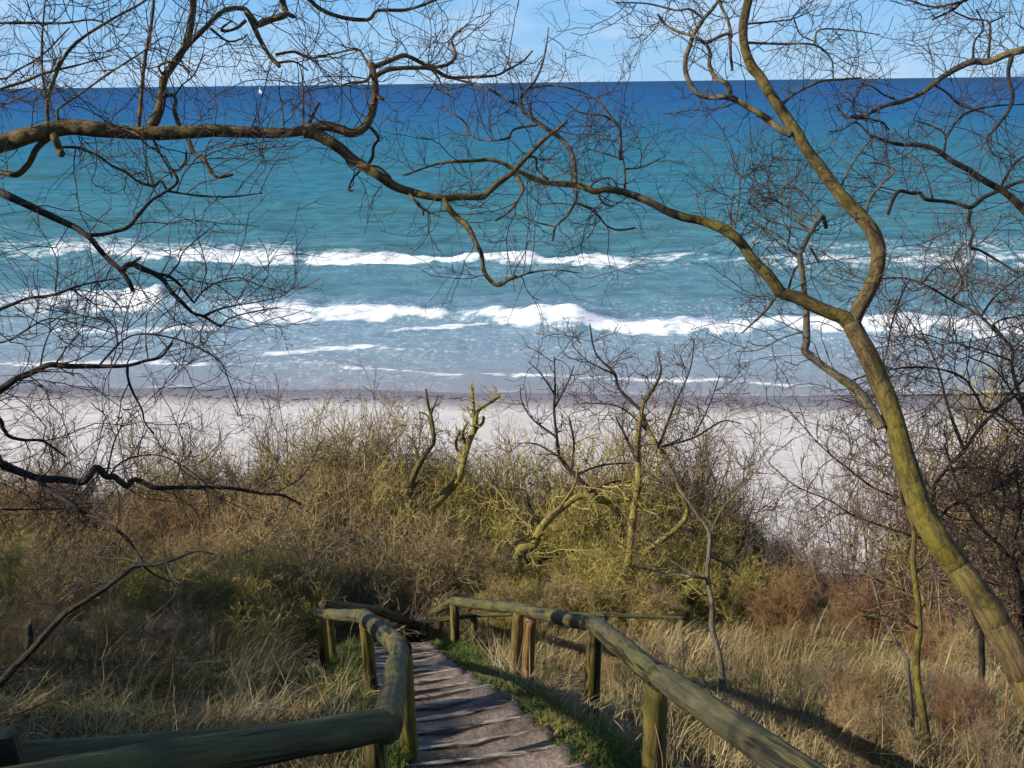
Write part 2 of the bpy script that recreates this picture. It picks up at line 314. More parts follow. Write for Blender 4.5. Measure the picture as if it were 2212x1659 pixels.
    lm = N_(nt, 'ShaderNodeMapRange'); lm.inputs[1].default_value = 0.11; lm.inputs[2].default_value = 0.0; nt.links.new(v1.outputs['Distance'], lm.inputs[0])
    lt = N_(nt, 'ShaderNodeMapRange'); lt.inputs[1].default_value = 0.42; lt.inputs[2].default_value = 0.62; nt.links.new(f1, lt.inputs[0])
    l4a = N_(nt, 'ShaderNodeMath', operation='MULTIPLY'); nt.links.new(lm.outputs[0], l4a.inputs[0]); nt.links.new(lt.outputs[0], l4a.inputs[1])
    f3 = noise(nt, 1.0, 5, vec=g.outputs['Position'], stretch=(3.2, 2.2, 3), rough=0.7); sk = N_(nt, 'ShaderNodeMapRange'); sk.inputs[1].default_value = 0.55; sk.inputs[2].default_value = 0.72; nt.links.new(f3, sk.inputs[0])
    l4b = N_(nt, 'ShaderNodeMath', operation='MULTIPLY_ADD'); nt.links.new(l4a.outputs[0], l4b.inputs[0]); l4b.inputs[1].default_value = 0.4; nt.links.new(sk.outputs[0], l4b.inputs[2])
    l4 = N_(nt, 'ShaderNodeMath', operation='MULTIPLY'); nt.links.new(l4b.outputs[0], l4.inputs[0]); l4.inputs[1].default_value = 0.75
    l5 = N_(nt, 'ShaderNodeMath', operation='MULTIPLY', use_clamp=True); nt.links.new(l4.outputs[0], l5.inputs[0]); nt.links.new(la, l5.inputs[1])
    fx = N_(nt, 'ShaderNodeMath', operation='MAXIMUM', use_clamp=True); nt.links.new(mr.outputs[0], fx.inputs[0]); nt.links.new(l5.outputs[0], fx.inputs[1])
    nt.links.new(mixc(nt, fx.outputs[0], c, (0.86, 0.88, 0.9)), b.inputs['Base Color'])
    rr = ramp(nt, fx.outputs[0], [(0.0, (0.22, 0.22, 0.22)), (0.4, (0.85, 0.85, 0.85))]); nt.links.new(rr, b.inputs['Roughness'])
    b.inputs['Specular IOR Level'].default_value = 0.0; b.inputs['IOR'].default_value = 1.0
    gl = N_(nt, 'ShaderNodeBsdfGlossy', Roughness=0.25); nt.links.new(b.inputs['Normal'].links[0].from_socket, gl.inputs['Normal'])
    lw = N_(nt, 'ShaderNodeLayerWeight', Blend=0.25); nt.links.new(b.inputs['Normal'].links[0].from_socket, lw.inputs['Normal'])
    gf = N_(nt, 'ShaderNodeMapRange'); gf.inputs[3].default_value = 0.02; gf.inputs[4].default_value = 0.11; nt.links.new(lw.outputs['Facing'], gf.inputs[0])
    gk = N_(nt, 'ShaderNodeMath', operation='SUBTRACT'); gk.inputs[0].default_value = 1.0; nt.links.new(fx.outputs[0], gk.inputs[1])
    gm = N_(nt, 'ShaderNodeMath', operation='MULTIPLY'); nt.links.new(gf.outputs[0], gm.inputs[0]); nt.links.new(gk.outputs[0], gm.inputs[1])
    ms = N_(nt, 'ShaderNodeMixShader'); nt.links.new(gm.outputs[0], ms.inputs[0]); nt.links.new(b.outputs[0], ms.inputs[1]); nt.links.new(gl.outputs[0], ms.inputs[2])
    nt.links.new(ms.outputs[0], nt.nodes['Material Output'].inputs[0])
    return m
M['sea'] = make_water()
def plain(name, col, rough=0.5):
    m, nt, b = mat_new(name); n = noise(nt, 3, 3); nt.links.new(mixc(nt, ramp(nt, n, [(0.4, (0, 0, 0)), (0.7, (0.3, 0.3, 0.3))]), col, tuple(c * 0.8 for c in col)), b.inputs['Base Color'])
    b.inputs['Roughness'].default_value = rough; return m
M['white_hull'] = plain('white_hull', (0.8, 0.8, 0.8), 0.35); M['sailcloth'] = plain('sailcloth', (0.82, 0.82, 0.8), 0.8); M['spar'] = plain('spar', (0.5, 0.5, 0.5), 0.4)

# ------------------------------------------------------------------ terrain
PRY = np.array([-30, -6, -2, 0, 3.57, 5.53, 8.0, 10.66, 13, 16, 19, 21, 22.5, 26])
PRZ = np.array([0.6, 0.2, -0.75, -1.6, -3.47, -4.49, -5.9, -7.45, -8.8, -10.45, -11.9, -12.65, -13.0, -13.6]) + CAMZ
def profile(y): return np.interp(y, PRY, PRZ)
_pth = [(0.25, -1.0), (0.15, 1.5), (0.04, 3.0), (-0.2, 4.5), (-0.5, 5.7), (-0.86, 7.1), (-1.2, 8.7), (-1.48, 10.2), (-1.62, 11.1), (-1.68, 11.7)]
def catmull(P, step):
    P = np.asarray(P, float); Q = np.vstack([2 * P[0] - P[1], P, 2 * P[-1] - P[-2]]); out = []
    for i in range(1, len(Q) - 2):
        p0, p1, p2, p3 = Q[i - 1:i + 3]; n = max(2, int(np.linalg.norm((p2 - p1)[:3]) / step)); t = np.linspace(0, 1, n, endpoint=False)[:, None]
        out.append(0.5 * (2 * p1 + (p2 - p0) * t + (2 * p0 - 5 * p1 + 4 * p2 - p3) * t ** 2 + (3 * p1 - p0 - 3 * p2 + p3) * t ** 3))
    out.append(P[-1:]); return np.vstack(out)
PATH = catmull(_pth, 0.05)
def path_dist(x, y):
    x = np.asarray(x, float); y = np.asarray(y, float); d = np.full(x.shape, 1e9)
    for p in PATH[::5]: d = np.minimum(d, np.hypot(x - p[0], y - p[1]))
    return d
def ground(x, y):
    x = np.asarray(x, float); y = np.asarray(y, float); z = profile(y)
    pm = 1 - smooth(0.6, 1.5, path_dist(x, y))
    z = z + (1 - pm) * (0.45 * fbm(x * 0.35, y * 0.35, 4, 3) * smooth(24, 18, y)) + 0.09 * np.maximum(0, -x - 2.0) * smooth(22, 12, y) * smooth(-6, 4, y)
    z = z - 0.035 * np.maximum(0, x - 3) * smooth(22, 14, y)
    d = path_dist(x, y)
    return z + (0.16 * smooth(0.38, 0.50, d) * smooth(1.25, 0.7, d) - 0.22 * (1 - smooth(0.36, 0.46, d))) * smooth(11.9, 11.4, y)
def g1(x, y): return float(ground(np.array([x]), np.array([y]))[0])
def on_ground(px, py):
    v = ray(px, py); t = 1.0
    while t < 60:
        p = EYE + v * t
        if p[2] < g1(p[0], p[1]): return p
        t += 0.05
    return EYE + v * 20
def grid(xs, ys, zf, extra=None):
    X, Y = np.meshgrid(xs, ys); Z = zf(X, Y); ny, nx = X.shape
    V = np.stack([X, Y, Z], -1).reshape(-1, 3); i = np.arange(ny - 1)[:, None] * nx; j = np.arange(nx - 1)[None]
    return V, np.stack([i + j, i + j + 1, i + nx + j + 1, i + nx + j], -1).reshape(-1, 4)
xs = np.concatenate([np.linspace(-60, -9, 40), np.arange(-8.8, -2.8, 0.16), np.arange(-2.7, 1.2, 0.07), np.arange(1.3, 9, 0.16), np.linspace(9.3, 60, 40)])
ys = np.concatenate([np.linspace(-30, 0.5, 24), np.arange(0.7, 14, 0.14), np.linspace(14.3, 24.5, 36)])
V, Q = grid(xs, ys, ground)
obj('hillside', mesh_np('hillside', V, Q), M['soil'], kind='structure', label='grassy brown hillside falling to the beach')

# waterline and breakers: read off as lines on the sea's surface, then built as real waves there
def sea_line(pts):
    a = np.array([on_sea(p[0], p[1]) for p in pts]); o = np.argsort(a[:, 0]); s = np.array([p[2] if len(p) > 2 else 1.0 for p in pts])
    return a[o, 0], a[o, 1], s[o]
WLX, WLY, _ = sea_line([(-900, 822), (0, 829), (300, 833), (700, 836), (1000, 840), (1500, 850), (1800, 858), (2212, 872), (3000, 895)])
def waterline(x): return np.interp(x, WLX, WLY) + 1.1 * vnoise(np.asarray(x) * 0.11, np.zeros_like(x), 5) + 0.45 * vnoise(np.asarray(x) * 0.37, np.zeros_like(x), 6)
xs = np.linspace(-150, 150, 420); ys = np.concatenate([np.linspace(17, 34, 40), np.arange(34.2, 56, 0.25)])
X, Y = np.meshgrid(xs, ys)
def sand_z(x, y):
    d = waterline(x) - y
    return np.where(d > 0, 0.062 * d, 0.09 * d) + 0.12 * fbm(x * 0.3, y * 0.3, 4, 9) * smooth(1.5, 8, d)
V, Q = grid(xs, ys, sand_z)
wet = smooth(4.0, 0.2, waterline(V[:, 0]) - V[:, 1])
obj('beach', mesh_np('beach', V, Q, attrs={'wet': wet}), M['sand'], kind='structure', label='pale sand beach between thicket and surf')

n = 900; x = rng.uniform(-40, 40, n); dl = np.abs(rng.normal(size=n)) * 0.35 + 1.2 + 0.9 * vnoise(x * 0.25, x * 0, 15); k = (vnoise(x * 0.13, x * 0, 16) + 0.3 * vnoise(x * 0.9, x * 0, 17) > -0.12) | (rng.random(n) < 0.12); x = x[k]; dl = dl[k]; n = len(x)
y = waterline(x) - dl; S = np.stack([x, y, sand_z(x, y) + 0.015], -1); P = grow(S, rng.normal(size=(n, 3)) * [1, 0.6, 0.05], rng.uniform(0.1, 0.5, n), 4, 0.35); P[..., 2] = sand_z(P[..., 0], P[..., 1]) + 0.012; V, Q, t = strands(P, 0.012, 0.006, 3)
pk_ = Pack(); pk_.add(V, Q, None, t); obj('seaweed_line', pk_.mesh('seaweed_line'), M['seaweed'], kind='stuff', label='thin dark line of washed up seaweed on the sand')
# ------------------------------------------------------------------ sea
rows = [40.0]
while rows[-1] < 40000: y = rows[-1]; rows.append(y + max(0.22, (y - 78) * 0.011 + 0.22) if y < 400 else y * 1.045)
rows = np.array(rows); cols = np.linspace(-1, 1, 380)
half = 34 + rows * 0.66
X = cols[None] * half[:, None]; Y = np.repeat(rows[:, None], len(cols), 1)
off = Y - waterline(X)
Z = np.zeros_like(X); foam = np.zeros_like(X); lace = np.zeros_like(X)
grow_amp = smooth(0.5, 22, off)
Z += grow_amp * (0.32 * np.sin(Y * 0.55 + 0.02 * X + 2.4 * fbm(X * 0.03, Y * 0.06, 3, 2)) * smooth(400, 120, Y) + 0.55 * fbm(X * 0.10, Y * 0.32, 4, 11) * smooth(900, 200, Y) + 0.22 * fbm(X * 0.6, Y * 1.1, 3, 13) * smooth(160, 60, Y))
def breaker(pts, amp, front, back, ffront, fback, strength=1.0, trail=0.0):
    global Z, foam, lace
    cx, cy, cs = sea_line(pts); c = np.interp(X, cx, cy) + 0.5 * vnoise(X * 0.25, X * 0 + amp * 9, 21) + 0.22 * vnoise(X * 0.9, X * 0 + amp * 5, 23); s = np.interp(X, cx, cs, left=0, right=0)
    d = Y - c; prof = np.where(d < 0, np.exp(-(d / front) ** 2), np.exp(-(d / back) ** 2)); lift = 0.55 + 0.45 * s
    rag = 1 + 0.8 * vnoise(X * 0.3, Y * 0.15, 31) + 0.35 * vnoise(X * 1.7, Y * 1.1, 32)
    Z += amp * prof * lift * rag * np.where(s > 0, 1, 0)
    edge = ffront * (0.8 + 0.7 * vnoise(X * 0.45, X * 0 + 3, 33) + 0.5 * vnoise(X * 1.6, X * 0 + 5, 34)); tail = fback * (0.9 + 1.6 * vnoise(X * 0.22, X * 0 + 8, 37) + 0.6 * vnoise(X * 1.1, X * 0 + 2, 38))
    fm = smooth(-edge, -0.45 * edge, d) * (0.62 + 0.38 * smooth(0.35 * ffront, -0.2 * ffront, d)) * (1 - smooth(0.25 * tail, np.maximum(tail, 0.3), d))
    foam = np.maximum(foam, fm * s * strength)
    if trail: lace = np.maximum(lace, trail * s ** 0.5 * smooth(-13, -1, d) * (1 - smooth(0.5, 5, d)))
breaker([(-900, 640, .6), (0, 668, .7), (100, 665, .95), (280, 658, 1.1), (345, 661, 1.1), (368, 664, .25), (500, 672, .22), (528, 680, 1), (640, 680, 1), (690, 682, .75), (800, 682, 1.15), (960, 686, 1), (975, 688, .45), (1060, 692, 1), (1230, 700, 1.1), (1400, 709, 1.05), (1600, 714, 1), (1800, 717, 1.05), (2000, 723, 1), (2212, 731, .8), (3000, 760, .8)], 0.78, 0.8, 3.0, 2.0, 3.0, 1.3, 0.9)
breaker([(-900, 530, .5), (50, 546, .6), (200, 546, .9), (450, 550, 1.05), (630, 553, 1), (655, 552, .3), (672, 553, 1), (850, 561, 1.05), (1000, 569, 1), (1340, 576, .95), (1400, 576, .5), (1560, 575, .35), (1700, 574, .6), (1900, 574, .75), (2212, 570, .6), (3000, 580, .6)], 0.75, 1.0, 4.0, 2.8, 5.0, 1.25, 0.6)
breaker([(1340, 556, 0), (1380, 555, .95), (1500, 552, .95), (1560, 553, 0)], 0.5, 1.0, 3, 1.6, 2.6, 1.0)
breaker([(1560, 538, 0), (1620, 536, .55), (1760, 534, .6), (1960, 536, .65), (2212, 530, .7), (2600, 530, .5), (2700, 530, 0)], 0.4, 1.0, 3, 2.5, 3.2, 0.95, 0.6)
breaker([(100, 717, 0), (140, 718, .8), (320, 716, .7), (350, 719, 1), (470, 716, .9), (500, 713, 0)], 0.25, 0.6, 1.6, 0.9, 1.2, 1.35, 1.0)
breaker([(800, 725, 0), (880, 715, 1), (960, 709, 1), (1040, 702, .95), (1080, 699, 0)], 0.25, 0.6, 1.6, 1.1, 1.3, 1.35, 0.9)
breaker([(1150, 708, 0), (1180, 709, .9), (1235, 709, .9), (1260, 708, 0)], 0.2, 0.6, 1.5, 0.9, 1.2, 1.3)
breaker([(530, 772, 0), (580, 767, .85), (700, 760, 1), (800, 754, .9), (860, 757, .95), (890, 757, .5), (980, 753, .6), (1000, 752, 0)], 0.14, 0.5, 1.4, 0.55, 0.9, 1.35, 1.0)
breaker([(-500, 786, .7), (40, 789, .8), (160, 788, .9), (320, 788, 1), (430, 787, 1), (470, 786, .5), (640, 782, .5), (720, 788, .6), (760, 797, .9), (850, 799, .85), (1010, 809, .75), (1150, 814, .8), (1260, 817, .6), (1400, 820, .9), (1560, 823, .95), (1640, 831, 1), (1700, 834, .8), (1800, 838, .4), (1900, 842, .8), (2212, 853, .7), (2800, 870, .6)], 0.1, 0.4, 1.2, 0.5, 0.7, 1.3)
breaker([(1860, 758, 0), (1900, 757, .8), (1980, 756, .8), (2040, 756, 0)], 0.15, 0.5, 1.4, 0.5, 0.8, 1.3)
foam = np.maximum(foam, 0.75 * smooth(0.55, 0.0, np.abs(off - 0.25)) * (off > -0.5) * (0.6 + 0.8 * vnoise(X * 0.2, X * 0, 41)))
zone = smooth(3, 7, off) * (1 - smooth(15, 22, off)); lace = np.maximum(lace, zone * (0.8 + 0.9 * fbm(X * 0.06, Y * 0.12, 3, 51)))
lace = np.maximum(lace, 0.3 * smooth(26, 32, off) * (1 - smooth(50, 62, off)) * smooth(-0.1, 0.3, fbm(X * 0.05, Y * 0.15, 3, 53)))
Z += foam * 0.10 * fbm(X * 1.8, Y * 1.8, 3, 61) * smooth(0.4, 0.9, foam)
Z = np.where(off < 2.5, np.maximum(Z * smooth(0, 2.5, off), 0.0), Z)
ny, nx = X.shape; V = np.stack([X, Y, Z], -1).reshape(-1, 3); i = np.arange(ny - 1)[:, None] * nx; j = np.arange(nx - 1)[None]
Q = np.stack([i + j, i + j + 1, i + nx + j + 1, i + nx + j], -1).reshape(-1, 4)
ok = (off.reshape(-1)[Q].max(1) > -0.3); Q = Q[ok]
obj('sea', mesh_np('sea', V, Q, attrs={'foam': foam, 'lace': np.clip(lace, 0, 1), 'offshore': np.maximum(off, 0)}), M['sea'], kind='structure', label='blue to turquoise sea with rows of white breakers')

# ------------------------------------------------------------------ stepped path: earth treads held by boards
ARC = np.concatenate([[0], np.cumsum(np.linalg.norm(np.diff(PATH, axis=0), axis=1))])
def path_at(s):
    x = np.interp(s, ARC, PATH[:, 0]); y = np.interp(s, ARC, PATH[:, 1]); e = 0.15
    t = np.array([np.interp(s + e, ARC, PATH[:, 0]) - np.interp(s - e, ARC, PATH[:, 0]), np.interp(s + e, ARC, PATH[:, 1]) - np.interp(s - e, ARC, PATH[:, 1])]); t /= np.linalg.norm(t) + 1e-9
    return np.array([x, y]), t
path = obj('path', None, None, kind='structure', label='stepped earth path with boards running down to the beach')
s = 0.4; k = 0
while s < ARC[-1] - 0.5:
    L = 0.39 + 0.06 * rng.random()
    c0, t0 = path_at(s); c1, t1 = path_at(s + L); zt = float(profile((c0[1] + c1[1]) / 2)) + 0.015
    w = (0.49 if s < 8 else 0.45) + 0.03 * rng.random(); nu, nv = 13, 6; U = np.linspace(-1, 1, nu); Wv = np.linspace(0, 1, nv); vv = []
    for b_ in Wv:
        c = c0 * (1 - b_) + c1 * b_; t = t0 * (1 - b_) + t1 * b_; n = np.array([t[1], -t[0]])
        for a_ in U:
            p = c + n * a_ * w; wear = -0.035 * math.exp(-(a_ / 0.55) ** 2) + 0.03 * abs(a_) ** 3
            vv.append([p[0], p[1], zt + wear + 0.014 * float(fbm(np.array([p[0] * 4]), np.array([p[1] * 4]), 3, 71)[0]) + 0.045 * (1 - b_)])
    top = np.array(vv); bot = top.copy(); bot[:, 2] = zt - 0.34; V = np.vstack([top, bot]); n0 = nu * nv; Q = []
    for a_ in range(nv - 1):
        for b_ in range(nu - 1): q = a_ * nu + b_; Q.append([q, q + 1, q + nu + 1, q + nu]); Q.append([n0 + q, n0 + q + nu, n0 + q + nu + 1, n0 + q + 1])
    for b_ in range(nu - 1): Q.append([b_ + 1, b_, n0 + b_, n0 + b_ + 1]); q = (nv - 1) * nu + b_; Q.append([q, q + 1, n0 + q + 1, n0 + q])
    for a_ in range(nv - 1): q = a_ * nu; Q.append([q, q + nu, n0 + q + nu, n0 + q]); q += nu - 1; Q.append([q + nu, q, n0 + q, n0 + q + nu])
    tr = obj('tread', mesh_np('tread', V, Q), M['tread'], path)
    # board across the front edge of the tread
    n = np.array([t1[1], -t1[0]]); sk = -0.06 + 0.03 * rng.normal(); B = []; th = 0.028 + 0.012 * rng.random(); h = 0.16; lf = 0.0 + 0.012 * rng.random(); wl = w - 0.06 * rng.random(); wr = w - 0.10 * rng.random()
    for a_ in np.linspace(-wl, wr, 9):
        jz = 0.012 * rng.normal() * 0.25 - 0.010 * math.exp(-(a_ / 0.35) ** 2)
        for (dt, dz) in ((0.004, -h), (0.004, lf - 0.006), (0.010, lf), (th - 0.007, lf), (th, lf - 0.008), (th, -h)):
            p = c1 + n * a_ + t1 * (dt + sk * a_ + 0.006 * rng.normal()); B.append([p[0], p[1], zt + dz + jz])
    B = np.array(B); Q = [[a_ * 6 + b_, a_ * 6 + (b_ + 1) % 6, a_ * 6 + 6 + (b_ + 1) % 6, a_ * 6 + 6 + b_] for a_ in range(8) for b_ in range(6)]
    T = [[0, b_ + 1, b_] for b_ in range(1, 5)] + [[48, 48 + b_, 48 + b_ + 1] for b_ in range(1, 5)]
    obj('step_board', mesh_np('step_board', B, Q, T, shade=False), M['board'], path)
    s += L; k += 1

# ------------------------------------------------------------------ handrails of round logs
def log(A, B, r_a, r_b, sides=14, sag=0.0, knots=0.05, over=0.0):
    A = np.asarray(A, float); B = np.asarray(B, float); n = max(6, int(np.linalg.norm(B - A) / 0.07)); t = np.linspace(0, 1, n)[:, None]
    dirv = unit(B - A); P = (A - dirv * over) * (1 - t) + (B + dirv * over) * t; P[:, 2] -= sag * 4 * (t * (1 - t))[:, 0]
    ph = rng.random() * 9; rad = (r_a + (r_b - r_a) * t) * (1 + knots * fbm(t * 9 + ph, np.linspace(0, 4, sides)[None] * 0 + np.cos(np.linspace(0, 2 * np.pi, sides, endpoint=False))[None] * 1.2, 3, 81))
    rad[0] *= 0.97; rad[-1] *= 0.97
    P[1:-1] += 0.006 * rng.normal(size=P[1:-1].shape).cumsum(0) * 0.15
    V, Q, T = tube(P, rad, sides); th = np.linspace(0, 2 * np.pi, sides, endpoint=False); Ln = np.linalg.norm(B - A)
    gr = np.stack([np.repeat(t * Ln, sides, 1), np.tile(np.cos(th) * r_a, (n, 1)), np.tile(np.sin(th) * r_a, (n, 1))], -1).reshape(-1, 3); gr = np.vstack([gr, [[0, 0, 0]], [[Ln, 0, 0]]]) + rng.random(3) * 20
    return mesh_np('log', V, Q, T, {'grain': gr})
def build_rail(name, label, nodes, posts, rails, rr):
    # nodes: rail corners in the world; rails: index pairs; posts: (x, y, top z, radius, material, lean)
    root = thing(name, label, 'handrail', (nodes[0][0], nodes[0][1], g1(nodes[0][0], nodes[0][1])))
    for (a, b_) in rails:
        o = obj('rail', log(nodes[a], nodes[b_], rr * (1 + 0.06 * rng.normal()), rr * (0.95 + 0.05 * rng.normal()), over=0.035, knots=0.16), M['rail'], root); settle(o, root)
    for (x, y, zt, pr, mt, ln) in posts:
        o = obj('post', log((x + ln, y, g1(x, y) - 0.3), (x, y, zt), pr * 1.04, pr * 0.96, knots=0.04), M[mt], root); settle(o, root)
    return root
rn = [at(1730, 1668, 2.75), at(1575, 1552, 3.25), at(1420, 1461, 4.25), at(1284, 1349, 6.4), at(1120, 1314, 9.0), at(980, 1299, 12.0), at(945, 1318, 13.2)]
rn[0] = rn[2] + (rn[1] - rn[2]) * 1.0; rn[0] = at(1900, 1790, 2.45)
def below(p, dx=0, dy=0, dz=-0.04): return (p[0] + dx, p[1] + dy, p[2] + dz)
rn = np.array(rn); rl = [rn[0], rn[2], rn[3], rn[4], rn[5], rn[6]]
pp = at(1147, 1340, 8.9)
build_rail('log_handrail', 'mossy round log handrail down the right side of the steps', rl,
    [(*below(rl[1]), 0.056, 'post', 0.0), (*below(rl[2]), 0.056, 'post', -0.01), (*below(rl[3]), 0.06, 'post', -0.06), (*pp, 0.06, 'post_brown', -0.06), (*below(rl[4]), 0.06, 'post', 0.0), (*below(rl[0]), 0.056, 'post', 0)],
    [(0, 1), (1, 2), (2, 3), (3, 4), (4, 5)], 0.062)
ln = [at(-60, 1722, 2.15), at(832, 1566, 3.2), at(866, 1400, 5.3), at(787, 1331, 7.4), at(687, 1324, 9.6), at(700, 1306, 10.6), at(815, 1318, 12.6), at(880, 1345, 13.8)]
build_rail('log_handrail', 'dark kinked round log handrail down the left side of the steps', ln,
    [(*below(at(808, 1575, 3.2)), 0.042, 'post', 0.0), (*below(at(872, 1404, 5.3)), 0.052, 'post', 0.0), (*below(ln[3]), 0.053, 'post', 0.02), (*below(at(692, 1326, 9.6)), 0.055, 'post', 0.0), (*below(at(711, 1318, 10.5)), 0.04, 'post', 0.0)],
    [(0, 1), (1, 2), (2, 3), (3, 4), (5, 6), (6, 7)], 0.06)
fn = [at(884, 1346, 13.2), at(1024, 1329, 12.9), at(1113, 1326, 12.7), at(1304, 1328, 12.5), at(1475, 1334, 12.4)]
build_rail('log_handrail', 'thin dark handrail of the lower flight crossing under the thicket', fn,
    [(*below(p), 0.05, 'rail', 0) for p in (at(947, 1338, 13.05), fn[1], fn[3], fn[4])], [(0, 1), (1, 2), (2, 3), (3, 4)], 0.034)
lg = thing('fallen_log', 'dark weathered log lying on the bank behind the near left rail', 'log', at(330, 1610, 3.4))
a_, b_ = at(-40, 1632, 3.1), at(740, 1572, 3.9)
for q in (a_, b_): q[2] = max(q[2] - 0.02, g1(q[0], q[1]) + 0.05)
settle(obj('log', log(a_, b_, 0.055, 0.05, knots=0.1), M['rail'], lg), lg); pz = at(1, 1592, 2.9)
pt = thing('wooden_post', 'short grey green post at the bottom left corner beside the rail', 'post', (pz[0], pz[1], g1(pz[0], pz[1])))
settle(obj('shaft', log((pz[0], pz[1], g1(pz[0], pz[1]) - 0.2), pz, 0.052, 0.05), M['rail'], pt), pt)

# ------------------------------------------------------------------ traced trees
class Limb: pass
def limb(tree, pts, d0, d1, w0, w1, parent=None, wob=0.05, wp=1.0, density=1.0):
    """pts: course of a limb as seen; d0..d1 its depth (m), or the parent's depth plus d1; w0..w1 its thickness there"""
    A = np.array(pts, float); C = catmull(A, 6.0); n = len(C); l = np.concatenate([[0], np.cumsum(np.linalg.norm(np.diff(C, axis=0), axis=1))]); t = l / l[-1]
    if parent is not None:
        i = np.argmin(np.hypot(parent.px[:, 0] - C[0, 0], parent.px[:, 1] - C[0, 1])); d0 = parent.d[i]; d1 = d0 + d1
    ph = rng.random() * 50
    d = d0 + (d1 - d0) * t + wob * d0 / 6 * smooth(0, 0.2, t) * 2 * fbm(l / 60 + ph, l * 0, 3, 91)
    wl = max(22.0, 2.6 * max(w0, w1)); w = (w0 + (w1 - w0) * t ** wp) * (1 + (0.22 if w0 < 18 else 0.14) * fbm(l / wl + ph, l * 0, 2, 95))
    b = Limb(); b.px = C; b.d = d; b.P = at(C[:, 0], C[:, 1], d); b.r = np.maximum(w, 1.2) * 0.5 * d / F; b.len = np.linalg.norm(np.diff(b.P, axis=0), axis=1).sum(); b.den = density
    b.tube = True; tree.append(b); return b
def root_down(b, rbase, steps=8):     # carry a trunk on down into the hillside
    p = b.P[0]; g = g1(p[0], p[1]); t = np.linspace(0, 1, steps, endpoint=False)[:, None]
    back = unit(b.P[0] - b.P[min(6, len(b.P) - 1)])
    q = np.array([p[0] + back[0] * max(0, p[2] - g) * 0.35, p[1] + back[1] * max(0, p[2] - g) * 0.3, 0]); q[2] = g1(q[0], q[1]) - 0.15
    ext = q * (1 - t) + p * t; rr = rbase * (1 - t[:, 0]) + b.r[0] * t[:, 0]; rr[0] *= 1.35
    b.P = np.vstack([ext, b.P]); b.r = np.concatenate([rr, b.r]); return q
def make_twigs(limbs, n_per_m, lens, sub, radii, wander=0.24, lift=0.05, avoid_first=0.05):
    S = []; T = []; rr = []
    for b in limbs:
        n = max(1, int(b.len * n_per_m * b.den)) if b.den > 0 else 0
        if not n: continue
        t = avoid_first + (1 - avoid_first) * rng.random(n) ** 0.8; f = t * (len(b.P) - 1); i = np.minimum(f.astype(int), len(b.P) - 2)
        S.append(b.P[i]); T.append(unit(b.P[i + 1] - b.P[i])); rr.append(b.r[i])
    S = np.vstack(S); T = np.vstack(T); rr = np.concatenate(rr); pk = Pack()
    dr = side_dirs(T, 0.5); P = grow(S, dr, rng.uniform(*lens[0], len(S)), 8, wander, lift)
    pk.add(*(lambda r_: (r_[0], r_[1], None, r_[2]))(strands(P, np.minimum(radii[0], rr * 0.7), radii[1], 4)))
    for lv in range(len(sub)):
        S, dr, t = kids(P, sub[lv], 0.15, 0.75); P = grow(S, dr, rng.uniform(*lens[lv + 1], len(S)) * (1.1 - 0.4 * t), 5 if lv == 0 else 4, wander * 0.85, lift)
        pk.add(*(lambda r_: (r_[0], r_[1], None, r_[2]))(strands(P, radii[lv + 1], radii[lv + 1] * 0.55, 3)))
    return pk
def finish_tree(name, label, limbs, mats, twig_args, base=None, trunk_n=1, twig_mat='twig_dark', group=None, extra_twigs=None):
    base = limbs[0].P[0] if base is None else base
    root = thing(name, label, 'tree', base, group)
    for k, b in enumerate(limbs):
        if not b.tube: continue
        sides = 12 if b.r.max() > 0.04 else 7
        sl = np.concatenate([[0], np.cumsum(np.linalg.norm(np.diff(b.P, axis=0), axis=1))])[:, None] / (b.r.max() * 2.2); an = np.linspace(0, 2 * np.pi, sides, endpoint=False)[None]
        V, Q, T = tube(b.P, b.r[:, None] * (1 + 0.16 * fbm(np.cos(an) * 1.3 + sl * 0.5, np.sin(an) * 1.3 + sl * 0.35 + k, 3, 97)), sides)
        gl = sl[:, 0] * b.r.max() * 2.2; gr = np.stack([np.repeat(gl[:, None], sides, 1), np.repeat(np.cos(an), len(gl), 0) * b.r[:, None], np.repeat(np.sin(an), len(gl), 0) * b.r[:, None]], -1).reshape(-1, 3); gr = np.vstack([gr, gr[:1], gr[-1:]]) + rng.random(3) * 30
        o = obj('trunk' if k < trunk_n else 'branch', mesh_np('limb', V, Q, T, {'grain': gr}), M[mats if isinstance(mats, str) else mats[min(k, len(mats) - 1)]], root); settle(o, root)
    if twig_args:
        o = obj('twigs', make_twigs(limbs, *twig_args).mesh('twigs'), M[twig_mat], root, kind='stuff'); settle(o, root)
    return root
SPRAY = (8.5, [(0.22, 0.8), (0.12, 0.45), (0.05, 0.22)], [4, 2], [0.0038, 0.0024, 0.0016])

# --- tree reaching in from the left with the sunlit level bough
L = []
Ltr = limb(L, [(-560, 760), (-520, 640), (-470, 520), (-400, 430), (-300, 380)], 5.4, 5.5, 110, 60, density=0.2)
L0 = limb(L, [(-320, 390), (-150, 345), (0, 311), (43, 297), (100, 283), (150, 274), (200, 278), (300, 287), (417, 285), (467, 282), (533, 285), (617, 287), (667, 279), (700, 272), (737, 280), (757, 287), (781, 280), (800, 253), (809, 217), (811, 183), (805, 150), (802, 138)], 5.5, 5.9, 48, 15, wob=0.03, wp=0.8, density=0.55)
def LB(pts, dd, w0, w1, p=None, **k): return limb(L, pts, 0, dd, w0, w1, parent=p or L0, **k)
a = LB([(803, 146), (817, 141), (837, 133), (870, 120), (894, 127), (924, 143), (954, 143), (977, 133), (984, 118), (980, 100), (975, 85), (984, 72), (1000, 60)], .3, 12, 5)
